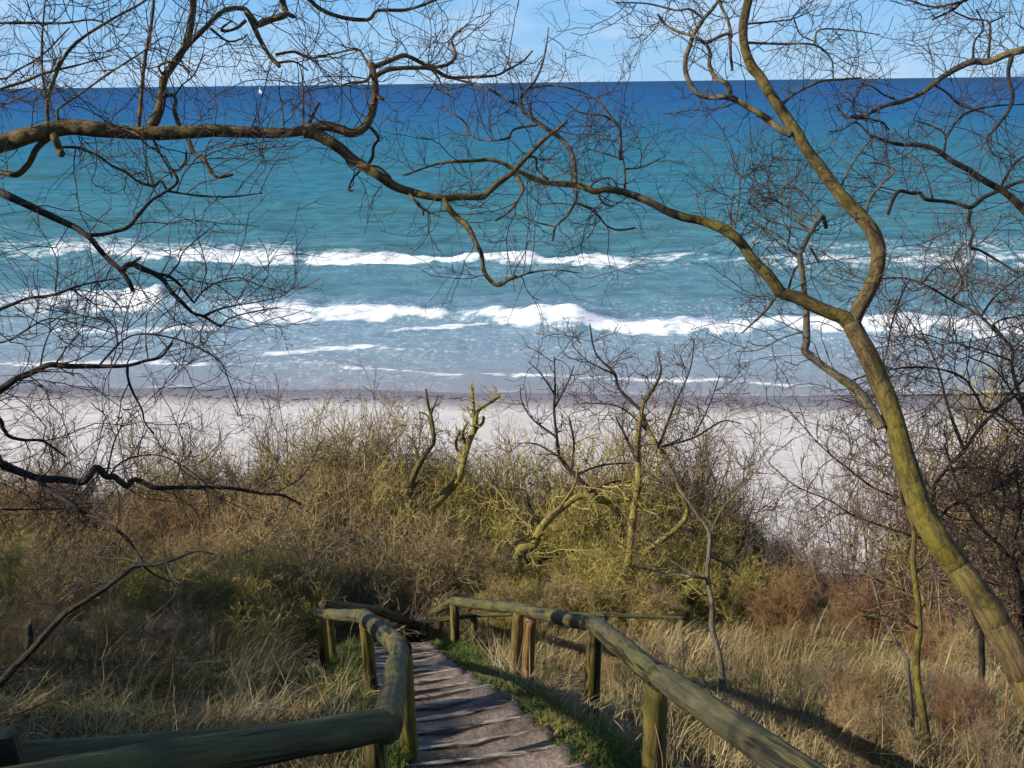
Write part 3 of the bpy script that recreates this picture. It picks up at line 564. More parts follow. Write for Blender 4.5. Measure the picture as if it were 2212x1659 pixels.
LB([(811, 165), (835, 152), (870, 147), (924, 147), (940, 152), (970, 167), (1004, 167), (1070, 163), (1097, 150), (1130, 132), (1150, 110)], .25, 11, 4)
LB([(930, 148), (945, 165), (955, 185), (975, 205), (985, 215)], -.2, 5, 2, a)
LB([(802, 160), (790, 175), (765, 178), (745, 182), (735, 190)], -.15, 7, 4); LB([(800, 148), (790, 130), (775, 108), (745, 110), (720, 118)], .2, 6, 3); LB([(812, 205), (822, 212), (828, 214)], -.05, 10, 8, density=0)
L1 = LB([(655, 285), (672, 286), (700, 298), (737, 323), (757, 340), (787, 360), (820, 380), (854, 403), (897, 417), (950, 428), (997, 425), (1044, 425), (1057, 413), (1084, 390), (1110, 370), (1140, 337), (1177, 300), (1204, 280), (1225, 262)], .35, 25, 6, wob=0.04, wp=1.1, density=.55)
LB([(955, 428), (977, 460), (1000, 480), (1014, 497), (1027, 523), (1040, 550), (1047, 590), (1074, 616), (1100, 603), (1115, 597)], -.3, 15, 8, L1, density=.4)
LB([(1072, 614), (1095, 606), (1115, 600), (1150, 588), (1200, 583), (1250, 590)], .1, 6, 2, L[-1]); LB([(880, 414), (904, 443), (920, 455), (954, 470)], -.15, 7, 3, L1); LB([(913, 449), (915, 465)], 0, 6, 4, L[-1], density=0)
LB([(800, 275), (817, 297), (807, 317), (805, 340), (793, 358)], .1, 8, 6); LB([(785, 362), (763, 385), (753, 410), (762, 412)], .1, 5, 4, L1)
LB([(1110, 374), (1130, 403), (1120, 430), (1100, 457), (1070, 477)], -.1, 8, 4, L1); LB([(1140, 337), (1158, 342), (1160, 365), (1185, 388)], .1, 6, 4, L1); LB([(855, 402), (835, 375), (815, 360), (790, 357)], -.1, 7, 4, L1)
A = LB([(328, 272), (343, 240), (350, 207), (353, 173), (367, 150), (390, 117), (403, 90), (413, 43), (418, 0), (424, -60), (440, -130)], .3, 20, 11, wob=.04)
A2 = LB([(398, 107), (420, 83), (447, 57), (473, 30), (500, 18), (530, 20), (537, 35)], .25, 11, 11, A)
A3 = LB([(532, 24), (545, 42), (556, 54), (570, 48), (600, 38), (618, 30), (612, 8), (604, -30), (610, -90)], .15, 15, 14, A2)
LB([(540, 40), (552, 66), (560, 83), (580, 117), (603, 143)], -.2, 12, 9, A2, density=.5); LB([(595, 118), (637, 112), (668, 125), (700, 120), (737, 112)], .15, 7, 4, L[-1]); LB([(600, 136), (635, 133), (665, 152)], .1, 6, 4, L[-2])
LB([(618, 28), (634, 36), (636, 38)], 0, 12, 9, A3, density=0); LB([(530, 45), (512, 60), (485, 68), (478, 62), (500, 45)], -.15, 9, 4, A2); LB([(455, 62), (490, 88), (520, 85), (535, 75)], .15, 6, 3, A2)
LB([(353, 165), (343, 143), (370, 133), (390, 140), (410, 155)], -.15, 6, 4, A); LB([(387, 270), (377, 240), (380, 217), (372, 205), (352, 210)], .1, 11, 8); LB([(378, 207), (392, 185), (420, 160), (440, 110), (437, 85)], .1, 4, 2, L[-1])
LB([(300, 278), (303, 233), (307, 183), (313, 127), (327, 50), (333, -20), (336, -80)], .1, 9, 6, wob=.02, density=.5)
LB([(103, 278), (103, 217), (113, 180), (133, 133), (160, 97), (200, 67), (250, 37), (300, 10), (330, -10), (380, -40)], .3, 9, 4); LB([(102, 225), (93, 167), (90, 117), (93, 50), (100, -20)], .1, 6, 3, L[-1])
LB([(128, 278), (124, 240), (133, 230), (187, 193), (233, 160), (300, 117), (350, 80)], -.2, 6, 3); LB([(660, 282), (680, 240), (690, 222)], -.05, 8, 6, density=.3); LB([(615, 285), (610, 240), (603, 190), (610, 150)], .2, 4, 2)
LB([(655, 275), (655, 220), (652, 160), (640, 125)], .2, 5, 2); LB([(-120, 340), (-60, 220), (0, 193), (50, 177), (100, 157), (170, 140), (240, 120)], .4, 10, 3); LB([(-100, 335), (-110, 130), (-40, 60), (0, 50), (133, 50), (200, 43), (260, 60)], .6, 11, 3); LB([(-110, 200), (-60, 130), (0, 170), (40, 150), (90, 120), (150, 60)], .3, 6, 3, L[-1])
LB([(115, 290), (124, 312), (134, 334)], -.05, 20, 15, density=0); LB([(108, 296), (80, 320), (63, 353), (37, 377), (0, 372), (-45, 366)], .2, 13, 12, density=.4)
LB([(128, 318), (150, 318), (173, 320), (213, 337), (240, 357), (273, 373), (300, 393), (333, 402), (347, 390), (360, 410)], .2, 7, 5); LB([(403, 290), (417, 327), (443, 347), (453, 367), (470, 383), (503, 377)], -.2, 10, 7, density=.5); LB([(440, 340), (470, 325), (530, 312), (590, 305)], .15, 4, 2, L[-1])
LB([(327, 292), (347, 333), (367, 367), (372, 385)], .15, 6, 4); LB([(367, 365), (385, 368), (400, 350), (403, 325)], .05, 6, 4, L[-1])
# limb swinging down from the top of the picture and across the sky
LB([(606, -40), (660, -8), (690, 18), (737, 37), (795, 42), (815, 23), (870, 22), (910, 12), (950, -5)], .4, 11, 6, A3)
base_l = root_down(Ltr, 0.19)
finish_tree('bare_tree', 'bare tree at left holding a long level sunlit bough', L, ['bark_bough'], SPRAY, base_l, trunk_n=1)

# --- darker tree at left, low limbs
K_ = []
kt = limb(K_, [(-700, 1700), (-640, 1300), (-560, 900), (-480, 560), (-420, 300)], 4.6, 5.2, 120, 60, density=0.1)
def KB(pts, dd, w0, w1, p=None, **k): return limb(K_, pts, 0, dd, w0, w1, parent=p or kt, **k)
Dk = KB([(-470, 520), (-330, 420), (-200, 360), (-80, 377), (0, 415), (53, 440), (110, 467), (160, 490), (193, 513), (213, 537), (233, 560), (257, 580), (277, 606), (287, 627)], .3, 30, 9, density=.3)
KB([(192, 508), (217, 507), (247, 500), (277, 490), (300, 463), (327, 433), (360, 413), (380, 398), (383, 385), (370, 365)], .2, 10, 6, Dk); KB([(362, 413), (433, 423), (500, 425), (567, 417)], .1, 5, 3, K_[-1])
d2 = KB([(262, 583), (283, 570), (307, 580), (337, 593), (357, 610), (370, 630), (393, 653), (417, 676), (440, 683), (460, 696), (477, 706)], .2, 13, 6, Dk); KB([(340, 592), (363, 596), (383, 610), (400, 630), (420, 655)], .1, 8, 5, d2)
KB([(438, 683), (467, 670), (507, 660), (553, 653), (610, 640)], .2, 5, 2, d2); KB([(476, 706), (500, 686), (550, 673), (600, 664)], .1, 4, 2, d2); KB([(355, 605), (385, 570), (400, 540), (470, 480)], .2, 4, 2, d2); KB([(285, 570), (305, 555)], 0, 8, 4, Dk, density=0); KB([(418, 655), (450, 620), (510, 600), (570, 620), (620, 630)], .2, 4, 2, d2)
E = KB([(-560, 1000), (-300, 960), (-140, 930), (-60, 880), (0, 843), (40, 816), (80, 800), (107, 788), (150, 791), (213, 791), (273, 790), (313, 780), (347, 771), (373, 740)], .6, 30, 5)
KB([(275, 790), (277, 820), (290, 853), (307, 886), (313, 913), (333, 936)], .2, 6, 3, E); e2 = KB([(213, 790), (260, 740), (293, 723), (333, 723), (383, 733), (433, 753), (477, 783), (493, 820), (510, 866), (523, 903)], .4, 5, 2, E); KB([(87, 797), (93, 760), (107, 720), (130, 690)], .1, 4, 2, E); KB([(255, 742), (240, 700), (170, 680), (80, 665)], .2, 4, 2, e2)
KB([(-300, 955), (-200, 800), (-80, 700), (0, 668), (60, 645), (110, 638), (180, 615), (260, 600)], .5, 16, 3, E); KB([(-80, 700), (0, 740), (100, 690), (170, 700), (250, 720)], .3, 5, 2, K_[-1])
KB([(-540, 960), (-200, 900), (-20, 900), (7, 926), (20, 943), (53, 951), (93, 953), (140, 985)], .7, 26, 4); 
G = KB([(-600, 1080), (-300, 1010), (-40, 982), (0, 1000), (33, 1016), (83, 1033), (133, 1036), (180, 1040), (207, 1010), (230, 1030), (247, 1030), (273, 1050), (287, 1036), (307, 1040), (333, 1053), (383, 1053), (483, 1053), (567, 1066), (610, 1070), (650, 1090)], .9, 30, 5)
KB([(235, 1030), (260, 1000), (300, 985), (350, 985), (400, 1010), (440, 1040)], .2, 4, 2, G); KB([(230, 1028), (245, 960), (265, 910), (250, 900)], .1, 5, 2, G)
KB([(77, 1030), (110, 1063), (150, 1086), (183, 1110), (207, 1119), (250, 1143), (273, 1163), (287, 1183), (303, 1206), (308, 1218)], -.4, 11, 8, G, density=.4)
H = KB([(-640, 1320), (-350, 1600), (-160, 1610), (-60, 1530), (0, 1476), (33, 1440), (67, 1406), (100, 1369), (140, 1326), (200, 1289), (233, 1266), (267, 1240), (300, 1221), (333, 1220), (383, 1206), (423, 1190), (460, 1196)], -.5, 40, 4, density=.3)
KB([(308, 1221), (337, 1243), (367, 1256)], .1, 5, 3, H); KB([(62, 1400), (64, 1375), (62, 1350)], 0, 18, 14, H, density=0); KB([(-20, 1100), (100, 1100), (200, 1096)], .2, 4, 2, G)
base_k = root_down(kt, 0.17)
finish_tree('bare_tree', 'dark bare tree at left with low limbs drooping over the bank', K_, ['bark_dark'], (9, [(0.25, 0.85), (0.12, 0.48), (0.05, 0.24)], [4, 2], [0.004, 0.0024, 0.0016]), base_k)

# --- big forked tree at right
Rt = []
tr = limb(Rt, [(2300, 1640), (2262, 1570), (2230, 1500), (2197, 1425), (2165, 1370), (2132, 1310), (2088, 1250), (2040, 1185), (1995, 1115), (1968, 1040), (1948, 980), (1935, 926), (1918, 870), (1898, 820), (1876, 770), (1852, 726), (1838, 698)], 5.5, 6.3, 78, 38, wob=0.02, wp=.8, density=.05)
def RB(pts, dd, w0, w1, p=None, **k): return limb(Rt, pts, 0, dd, w0, w1, parent=p or tr, **k)
R1 = RB([(1840, 705), (1845, 690), (1858, 663), (1875, 633), (1892, 593), (1897, 553), (1895, 530), (1883, 498), (1858, 466), (1825, 433), (1795, 393), (1768, 357), (1745, 327), (1725, 293), (1702, 260), (1682, 230), (1662, 200), (1645, 170), (1622, 140), (1608, 100), (1605, 60), (1612, 20), (1617, 0), (1625, -70), (1650, -160)], .5, 35, 14, wob=.02, density=.3)
R2 = RB([(1842, 706), (1822, 686), (1795, 676), (1758, 660), (1722, 643), (1688, 633), (1672, 613), (1655, 590), (1625, 560), (1605, 530), (1575, 502), (1525, 480), (1475, 468), (1437, 455), (1404, 437), (1354, 417), (1304, 409), (1287, 414), (1244, 400), (1170, 393), (1120, 370), (1070, 347), (1030, 347), (950, 353), (870, 380)], .4, 34, 4, wob=.03, wp=.75, density=.6)
R3 = RB([(1906, 925), (1892, 900), (1858, 850), (1835, 830), (1795, 803), (1758, 776), (1738, 757), (1742, 740), (1742, 703), (1742, 663), (1738, 640), (1735, 603), (1728, 553), (1735, 533), (1752, 500), (1768, 477), (1777, 467), (1785, 493)], .45, 22, 9, wob=.02)
RB([(1242, 402), (1240, 350), (1227, 317), (1204, 293), (1170, 270), (1137, 247), (1120, 227), (1097, 217), (1064, 197), (1030, 183), (977, 170)], .3, 13, 4, R2); ra = Rt[-1]
RB([(1130, 240), (1127, 207), (1154, 177), (1170, 143), (1180, 100), (1185, 60)], .2, 7, 3, ra); RB([(1164, 268), (1110, 280), (1095, 300), (1030, 300), (1000, 260), (960, 235)], .2, 6, 3, ra); RB([(1145, 190), (1200, 185), (1260, 200), (1300, 225)], .2, 5, 2, Rt[-2])
RB([(1244, 408), (1244, 433), (1224, 467), (1200, 490), (1194, 520)], -.15, 8, 4, R2); RB([(1248, 438), (1284, 457), (1310, 487), (1337, 497), (1372, 492)], .1, 6, 4, Rt[-1]); RB([(1200, 490), (1160, 480), (1110, 460)], .1, 4, 2, Rt[-2])
RB([(1350, 415), (1350, 383), (1347, 350), (1334, 340), (1264, 320)], .2, 6, 3, R2); RB([(1340, 345), (1340, 300), (1337, 273), (1304, 250), (1254, 243), (1220, 220)], .1, 8, 3, Rt[-1]); RB([(1337, 275), (1300, 225), (1290, 210)], .1, 6, 4, Rt[-1]); RB([(1350, 365), (1390, 360), (1440, 335)], .15, 4, 2, Rt[-3])
RB([(1270, 408), (1290, 390), (1320, 385), (1335, 405)], .05, 5, 3, R2); RB([(1290, 418), (1305, 440), (1325, 446)], .05, 5, 3, R2); RB([(1120, 372), (1165, 385), (1205, 400)], -.1, 6, 4, R2)
r1a = RB([(1712, 290), (1682, 277), (1648, 250), (1615, 230), (1575, 210), (1535, 210), (1505, 200), (1485, 167), (1480, 133), (1492, 93), (1502, 67), (1518, 43), (1548, 7), (1560, -30)], .3, 17, 6, R1)
r1b = RB([(1578, 212), (1572, 183), (1545, 167), (1532, 140), (1535, 117), (1522, 93), (1495, 77), (1470, 70), (1440, 55), (1420, 30)], .2, 11, 5, r1a); r1c = RB([(1522, 95), (1552, 80), (1572, 73), (1580, 80), (1572, 43), (1558, 13), (1550, -20)], .15, 8, 6, r1b); RB([(1578, 80), (1578, 113), (1582, 152)], 0, 6, 6, r1c, density=.3)
RB([(1502, 67), (1518, 43), (1490, 20), (1460, 22), (1400, 8), (1330, 5)], .2, 6, 3, r1a); RB([(1690, 225), (1712, 205), (1740, 190), (1775, 175), (1810, 172), (1860, 168)], .3, 8, 4, R1); RB([(1612, 92), (1682, 95), (1758, 97), (1795, 127), (1800, 170)], .3, 6, 3, R1); RB([(1758, 97), (1770, 65), (1830, 65), (1900, 75)], .2, 4, 2, Rt[-1]); RB([(1612, 52), (1675, 46), (1715, 40), (1760, 20)], .3, 5, 2, R1); RB([(1715, 42), (1730, 75), (1760, 90)], .1, 4, 2, Rt[-1])
RB([(1868, 470), (1878, 433), (1905, 397), (1932, 367), (1895, 352), (1875, 353)], -.15, 7, 4, R1, density=.4); RB([(1816, 408), (1825, 383), (1848, 343), (1882, 300)], .3, 6, 4, R1, density=.5); RB([(1580, 500), (1578, 460), (1585, 420)], .1, 6, 4, R2); RB([(1585, 505), (1598, 420), (1590, 345), (1570, 320)], .3, 4, 2, R2)
RB([(1676, 640), (1655, 670), (1628, 696), (1602, 720)], -.15, 7, 4, R2); RB([(1700, 636), (1715, 586), (1725, 573)], .15, 6, 4, R2); RB([(1768, 480), (1740, 470), (1700, 445), (1640, 420)], .2, 5, 3, R3); RB([(1735, 560), (1690, 530), (1655, 500), (1620, 470)], .3, 6, 3, R3); RB([(1740, 715), (1690, 730), (1640, 755), (1590, 760)], .2, 4, 2, R3); RB([(1777, 470), (1755, 440), (1720, 405), (1680, 400), (1620, 405)], .3, 5, 2, R3); RB([(1748, 530), (1762, 555), (1770, 568)], .1, 6, 4, R3)
for (x, y, dx, dy, dd) in [(1770, 490, -60, -90, .3), (1730, 540, -110, -60, .4), (1650, 470, -40, -110, .3), (1690, 430, 60, -80, .4), (1640, 420, -70, -60, .2)]:
    RB([(1752, 500), (x, y), (x + dx * .5, y + dy * .6), (x + dx, y + dy)], dd, 4, 2, R3, density=.8)
base_r = root_down(tr, 0.17)
finish_tree('bare_tree', 'large forked bare tree with algae green trunk leaning in at right', Rt, ['bark_warm', 'bark_warm', 'bark_warm', 'bark_grey'], (10, [(0.22, 0.75), (0.12, 0.42), (0.05, 0.2)], [4, 2], [0.0036, 0.0022, 0.0015]), base_r, trunk_n=1)

# --- tree off the right edge, two limbs reaching in
Qt = []
qt = limb(Qt, [(2640, 1300), (2600, 1000), (2520, 720), (2440, 500), (2400, 300), (2380, 100)], 6.6, 6.9, 90, 40, density=.1)
def QB(pts, dd, w0, w1, p=None, **k): return limb(Qt, pts, 0, dd, w0, w1, parent=p or qt, **k)
q1 = QB([(2395, 250), (2330, 90), (2270, 90), (2212, 107), (2175, 117), (2135, 133), (2102, 133), (2068, 147), (2035, 167), (2015, 183), (1992, 200), (1948, 220), (1915, 227), (1888, 240), (1858, 250), (1828, 253), (1808, 230)], .3, 24, 5)
QB([(2186, 118), (2178, 160), (2188, 207), (2178, 240), (2148, 280), (2132, 300), (2145, 333), (2168, 343)], -.2, 10, 3, q1); QB([(2102, 133), (2105, 90), (2125, 60), (2110, 20)], .2, 6, 3, q1); QB([(2135, 128), (2138, 83), (2135, 47), (2095, 40), (2050, 20)], .2, 6, 3, q1); QB([(2135, 50), (2170, 35)], .05, 5, 3, Qt[-1]); QB([(1948, 220), (1910, 205), (1880, 185), (1850, 190)], .2, 5, 3, q1); QB([(2020, 185), (2045, 200), (2070, 225), (2110, 240)], .2, 5, 3, q1); QB([(1835, 252), (1900, 262), (1920, 280)], .2, 7, 4, q1)
QB([(2330, 95), (2260, -10), (2180, -40), (2090, -5), (2060, 20), (2015, 42)], .4, 14, 5, q1); QB([(2090, 0), (2020, 15), (1960, 0), (1900, -10)], .2, 6, 3, Qt[-1])
q2 = QB([(2460, 540), (2340, 540), (2260, 490), (2212, 452), (2192, 433), (2162, 410), (2125, 390), (2092, 367), (2055, 347), (2022, 323), (1988, 313), (1942, 312), (1908, 303), (1880, 291)], .2, 26, 6)
q2b = QB([(2162, 410), (2125, 427), (2098, 447), (2068, 440), (2042, 435), (1998, 430), (1988, 417), (1968, 417), (1942, 413), (1928, 433), (1918, 463)], -.3, 10, 7, q2, density=.6); QB([(2098, 445), (2092, 480), (2102, 500), (2095, 533), (2115, 540), (2150, 560), (2200, 590)], -.1, 8, 4, q2b); QB([(2160, 408), (2182, 367), (2208, 340), (2240, 330)], .1, 7, 4, q2); QB([(2164, 408), (2212, 390), (2260, 380)], -.1, 8, 8, q2, density=.3); QB([(2038, 335), (2042, 293), (2015, 273), (1975, 260)], .2, 6, 3, q2); QB([(1883, 297), (1850, 265), (1820, 280), (1790, 285)], .2, 5, 2, q2); QB([(2015, 430), (2005, 390), (1990, 350)], .1, 4, 2, q2b); QB([(2042, 300), (2080, 250), (2140, 230), (2220, 225)], .2, 5, 3, q2)
base_q = root_down(qt, 0.16)
finish_tree('bare_tree', 'bare tree beyond the right edge, crooked limbs against blue sea', Qt, ['bark_grey', 'bark_grey', 'bark_dark'], SPRAY, base_q)

# --- slim trees on the slope, right
S1 = []
st = limb(S1, [(2120, 1360), (2075, 1250), (2030, 1140), (2016, 1060), (2042, 1016), (2082, 973), (2115, 926), (2148, 890), (2185, 846), (2230, 800), (2280, 740)], 8.6, 8.9, 12, 5)
def SB(pts, dd, w0, w1, p=None, **k): return limb(S1, pts, 0, dd, w0, w1, parent=p or st, **k)
SB([(2082, 972), (2062, 920), (2045, 870), (2028, 803), (2008, 753), (1988, 713)], .4, 8, 3); SB([(2150, 890), (2182, 913), (2212, 940), (2260, 960)], .2, 5, 3); SB([(2012, 1055), (1960, 1000), (1920, 930), (1870, 880), (1800, 860)], .6, 6, 3); SB([(2022, 1100), (1900, 1060), (1830, 1010), (1770, 960), (1700, 880)], .6, 6, 2); SB([(2045, 1180), (1860, 1120), (1790, 1080), (1720, 1050), (1660, 1000)], .6, 6, 2); SB([(2045, 1015), (2120, 1010), (2180, 1030), (2240, 1040)], .3, 5, 3); SB([(2025, 1125), (2060, 1090), (2140, 1060), (2220, 1020)], .5, 6, 3)
b_ = root_down(st, 0.035); finish_tree('slender_tree', 'slender dark tree leaning right across pale sand beside the big trunk', S1, 'bark_dark', (10, [(0.3, 0.9), (0.15, 0.5), (0.06, 0.25)], [4, 3], [0.006, 0.004, 0.0028]), b_, twig_mat='twig_warm')
S2 = []
st = limb(S2, [(2320, 1350), (2260, 1100), (2215, 900), (2188, 803), (2185, 753), (2142, 706), (2108, 676), (2058, 650), (2008, 620), (1965, 603), (1930, 600), (1880, 605)], 8.0, 8.3, 16, 3, wp=.7)
def SB(pts, dd, w0, w1, p=None, **k): return limb(S2, pts, 0, dd, w0, w1, parent=p or st, **k)
SB([(2200, 850), (2135, 890), (2108, 853), (2085, 820), (2042, 800), (1975, 793), (1890, 805), (1820, 830)], .3, 7, 3); SB([(1968, 603), (1955, 620), (1928, 693), (1918, 746), (1905, 800)], .2, 4, 4); SB([(2140, 705), (2165, 690), (2212, 680), (2260, 660)], .2, 5, 3); SB([(2120, 682), (2150, 640), (2200, 600), (2250, 560)], .3, 5, 2); SB([(2056, 650), (2080, 610), (2060, 560), (2090, 520)], .3, 5, 2); SB([(2188, 780), (2130, 760), (2060, 740), (1990, 720)], .3, 5, 2); SB([(2210, 880), (2150, 800), (2090, 770)], .3, 5, 3); SB([(1990, 615), (2020, 580), (2060, 560)], .2, 4, 2); SB([(2205, 870), (2240, 800), (2260, 700), (2270, 600)], .3, 7, 3)
b_ = root_down(st, 0.05); finish_tree('slender_tree', 'thin arching tree at right edge with twigs spread over the surf', S2, 'bark_dark', (11, [(0.3, 0.85), (0.15, 0.5), (0.06, 0.25)], [5, 3], [0.0055, 0.0036, 0.0025]), b_, twig_mat='twig_warm')
S3 = []
st = limb(S3, [(2235, 1440), (2215, 1340), (2200, 1240), (2160, 1180), (2110, 1130), (2070, 1050), (2040, 960)], 8.4, 8.8, 14, 4)
def SB(pts, dd, w0, w1, p=None, **k): return limb(S3, pts, 0, dd, w0, w1, parent=p or st, **k)
SB([(2212, 1330), (2190, 1200), (2205, 1100), (2190, 1000)], .3, 9, 4); SB([(2190, 1225), (2240, 1150), (2260, 1050)], .2, 6, 3); SB([(2150, 1170), (2170, 1080), (2150, 1000)], .2, 5, 3); SB([(2105, 1125), (2060, 1120), (2010, 1090)], .2, 5, 3); SB([(2205, 1260), (2140, 1260), (2080, 1220), (2050, 1200)], .2, 5, 3)
b_ = root_down(st, 0.05); finish_tree('slender_tree', 'dark many stemmed small tree tucked right of the big leaning trunk', S3, 'bark_dark', (14, [(0.3, 0.9), (0.15, 0.5), (0.06, 0.25)], [5, 4], [0.006, 0.004, 0.003]), b_, twig_mat='twig_warm')

# --- saplings near the right rail
T1 = []
b = limb(T1, [(2006, 1640), (2000, 1590), (1993, 1545), (1986, 1500), (1981, 1460), (1979, 1423), (1985, 1373), (1985, 1323), (1978, 1266), (1972, 1206), (1975, 1150), (1962, 1106), (1948, 1075), (1940, 1000)], 6.0, 6.2, 20, 7, wob=.03, density=.25)
limb(T1, [(1976, 1240), (2000, 1215), (2010, 1180)], 0, .1, 7, 4, b); limb(T1, [(1985, 1360), (1950, 1340), (1910, 1330), (1860, 1330)], 0, -.1, 6, 3, b); limb(T1, [(1980, 1290), (1930, 1272), (1880, 1245), (1820, 1225)], 0, .2, 7, 2, b)
b_ = root_down(b, 0.035); finish_tree('sapling', 'pale straight sapling standing in front of the big leaning trunk', T1, 'bark_warm', (5, [(0.2, 0.5), (0.1, 0.3)], [3], [0.004, 0.0025]), b_)
T2 = []
b = limb(T2, [(1565, 1510), (1560, 1468), (1551, 1406), (1538, 1356), (1538, 1306), (1528, 1244), (1532, 1190), (1530, 1145), (1495, 1095), (1467, 1050), (1445, 1000)], 8.0, 8.6, 16, 5, wob=.03, density=.4)
limb(T2, [(1529, 1247), (1500, 1240), (1475, 1227), (1440, 1206), (1400, 1190)], 0, .2, 7, 2, b); limb(T2, [(1530, 1250), (1450, 1240), (1380, 1225)], 0, -.1, 6, 3, b); limb(T2, [(1532, 1200), (1570, 1220), (1600, 1245)], 0, .2, 5, 2, b); limb(T2, [(1530, 1160), (1560, 1100), (1600, 1050), (1610, 990)], 0, .3, 5, 2, b)
b_ = root_down(b, 0.04); finish_tree('sapling', 'crooked grey sapling rising behind the middle of the right rail', T2, 'bark_grey', (7, [(0.25, 0.6), (0.1, 0.35), (.05, .15)], [3, 2], [0.005, 0.0032, .0025]), b_, twig_mat='twig_warm')
T3 = []
b = limb(T3, [(1960, 1425), (1928, 1373), (1908, 1333), (1888, 1266), (1870, 1200)], 6.6, 6.9, 8, 4, density=.5); limb(T3, [(1910, 1335), (1880, 1335), (1856, 1328)], 0, -.1, 5, 3, b)
b_ = root_down(b, 0.02); finish_tree('sapling', 'grey leaning stick of a sapling left of the pale straight one', T3, 'bark_grey', (5, [(0.15, 0.4), (0.1, 0.25)], [3], [0.004, 0.003]), b_)

# --- trees in the thicket below
def slope_tree(name, label, mats, items, depth, rbase, tw, twm='twig_warm', group=None):
    Ls = []; first = items[0]; b0 = limb(Ls, first[0], depth, depth + first[3], first[1], first[2], density=first[4] if len(first) > 4 else 1)
    for it in items[1:]: limb(Ls, it[0], 0, it[3], it[1], it[2], parent=Ls[it[5]] if len(it) > 5 else b0, density=it[4] if len(it) > 4 else 1)
    q = root_down(b0, rbase); return finish_tree(name, label, Ls, mats, tw, q, twig_mat=twm, group=group)
TW = (7, [(0.4, 1.2), (0.2, 0.7), (0.1, 0.35)], [4, 3], [0.010, 0.0065, 0.0048])
slope_tree('lopped_tree', 'lopped pale trunk with spiky broken top, left of its pair on sand', 'bark_warm', [([(885, 1110), (887, 1053), (900, 1013), (927, 970), (937, 953), (934, 913), (924, 870), (920, 840)], 18, 5, .2, .5), ([(936, 950), (925, 900), (905, 890)], 6, 3, .1, 1), ([(930, 895), (945, 860)], 5, 3, .1, 1), ([(905, 1005), (895, 960), (880, 940)], 6, 3, .1, 1)], 17.0, 0.1, (5, [(0.2, 0.6), (0.1, 0.3)], [4], [0.009, 0.006]))
slope_tree('lopped_tree', 'lopped mossy trunk with knobbly forked crown, right of its pair on sand', 'bark_moss', [([(930, 1100), (955, 1073), (990, 1033), (1004, 986), (1017, 946), (1027, 926), (1030, 893), (1045, 878), (1062, 868)], 22, 7, .3, .6), ([(1026, 932), (1023, 886), (1020, 836)], 11, 6, .2, 1.2), ([(1062, 868), (1074, 858), (1080, 856)], 8, 7, .1, 2), ([(1010, 970), (1000, 935), (1012, 910)], 8, 5, .1, 1.5), ([(1000, 1000), (985, 960), (995, 930)], 8, 4, .2, 1), ([(1028, 925), (1042, 915), (1045, 900)], 9, 6, 0, 1)], 17.2, 0.12, (9, [(0.1, 0.45), (0.08, 0.25)], [4], [0.011, 0.007]), 'shrub_olive')
slope_tree('bare_tree', 'thin dark bare tree with upright crown against pale sand at centre', 'bark_dark', [([(1330, 1100), (1270, 1053), (1244, 1026), (1220, 1003), (1207, 976), (1202, 936), (1197, 886), (1199, 836), (1197, 770)], 13, 3, .3), ([(1197, 850), (1167, 806), (1140, 780)], 5, 2, .2), ([(1203, 945), (1150, 905), (1127, 866), (1124, 836)], 6, 2, .3), ([(1198, 880), (1225, 830), (1240, 790)], 5, 2, .2), ([(1212, 990), (1160, 960), (1110, 957)], 6, 2, .2), ([(1235, 1020), (1240, 960), (1230, 900)], 6, 3, .2), ([(1244, 1026), (1300, 1005), (1370, 1000)], 6, 3, .2)], 15.5, 0.09, (6, [(0.3, 0.9), (0.2, 0.5)], [4], [0.008, 0.0055]), 'twig_dark')
slope_tree('bare_tree', 'bare tree with moss yellow stem and fan of dark twigs over beach', ['bark_moss', 'bark_moss', 'bark_warm', 'bark_dark'], [([(1340, 1320), (1350, 1250), (1358, 1200), (1370, 1100), (1380, 1040), (1377, 970), (1384, 900), (1390, 870)], 20, 10, .3, .7), ([(1350, 1250), (1400, 1190), (1480, 1120), (1467, 1050), (1437, 986), (1404, 936), (1384, 886)], 14, 9, .3, .6), ([(1390, 872), (1414, 836), (1428, 800), (1420, 760)], 9, 3, .2), ([(1384, 886), (1337, 840), (1327, 806), (1287, 763), (1274, 700)], 9, 3, .3), ([(1330, 810), (1270, 780), (1235, 745)], 5, 2, .2, 1, 3), ([(1425, 960), (1455, 880), (1490, 800), (1500, 730)], 6, 2, .3, 1, 1), ([(1430, 965), (1500, 945), (1560, 910), (1600, 915)], 6, 2, .3, 1, 1), ([(1500, 940), (1530, 880), (1555, 810)], 4, 2, .2, 1, 6), ([(1404, 936), (1340, 880), (1260, 870)], 6, 2, .3, 1, 1), ([(1380, 1000), (1350, 940), (1330, 900)], 10, 4, .2, 1.2)], 14.6, 0.12, (7, [(0.3, 1.0), (0.2, 0.6), (.1, .3)], [4, 2], [0.008, 0.0055, .004]), 'twig_warm')
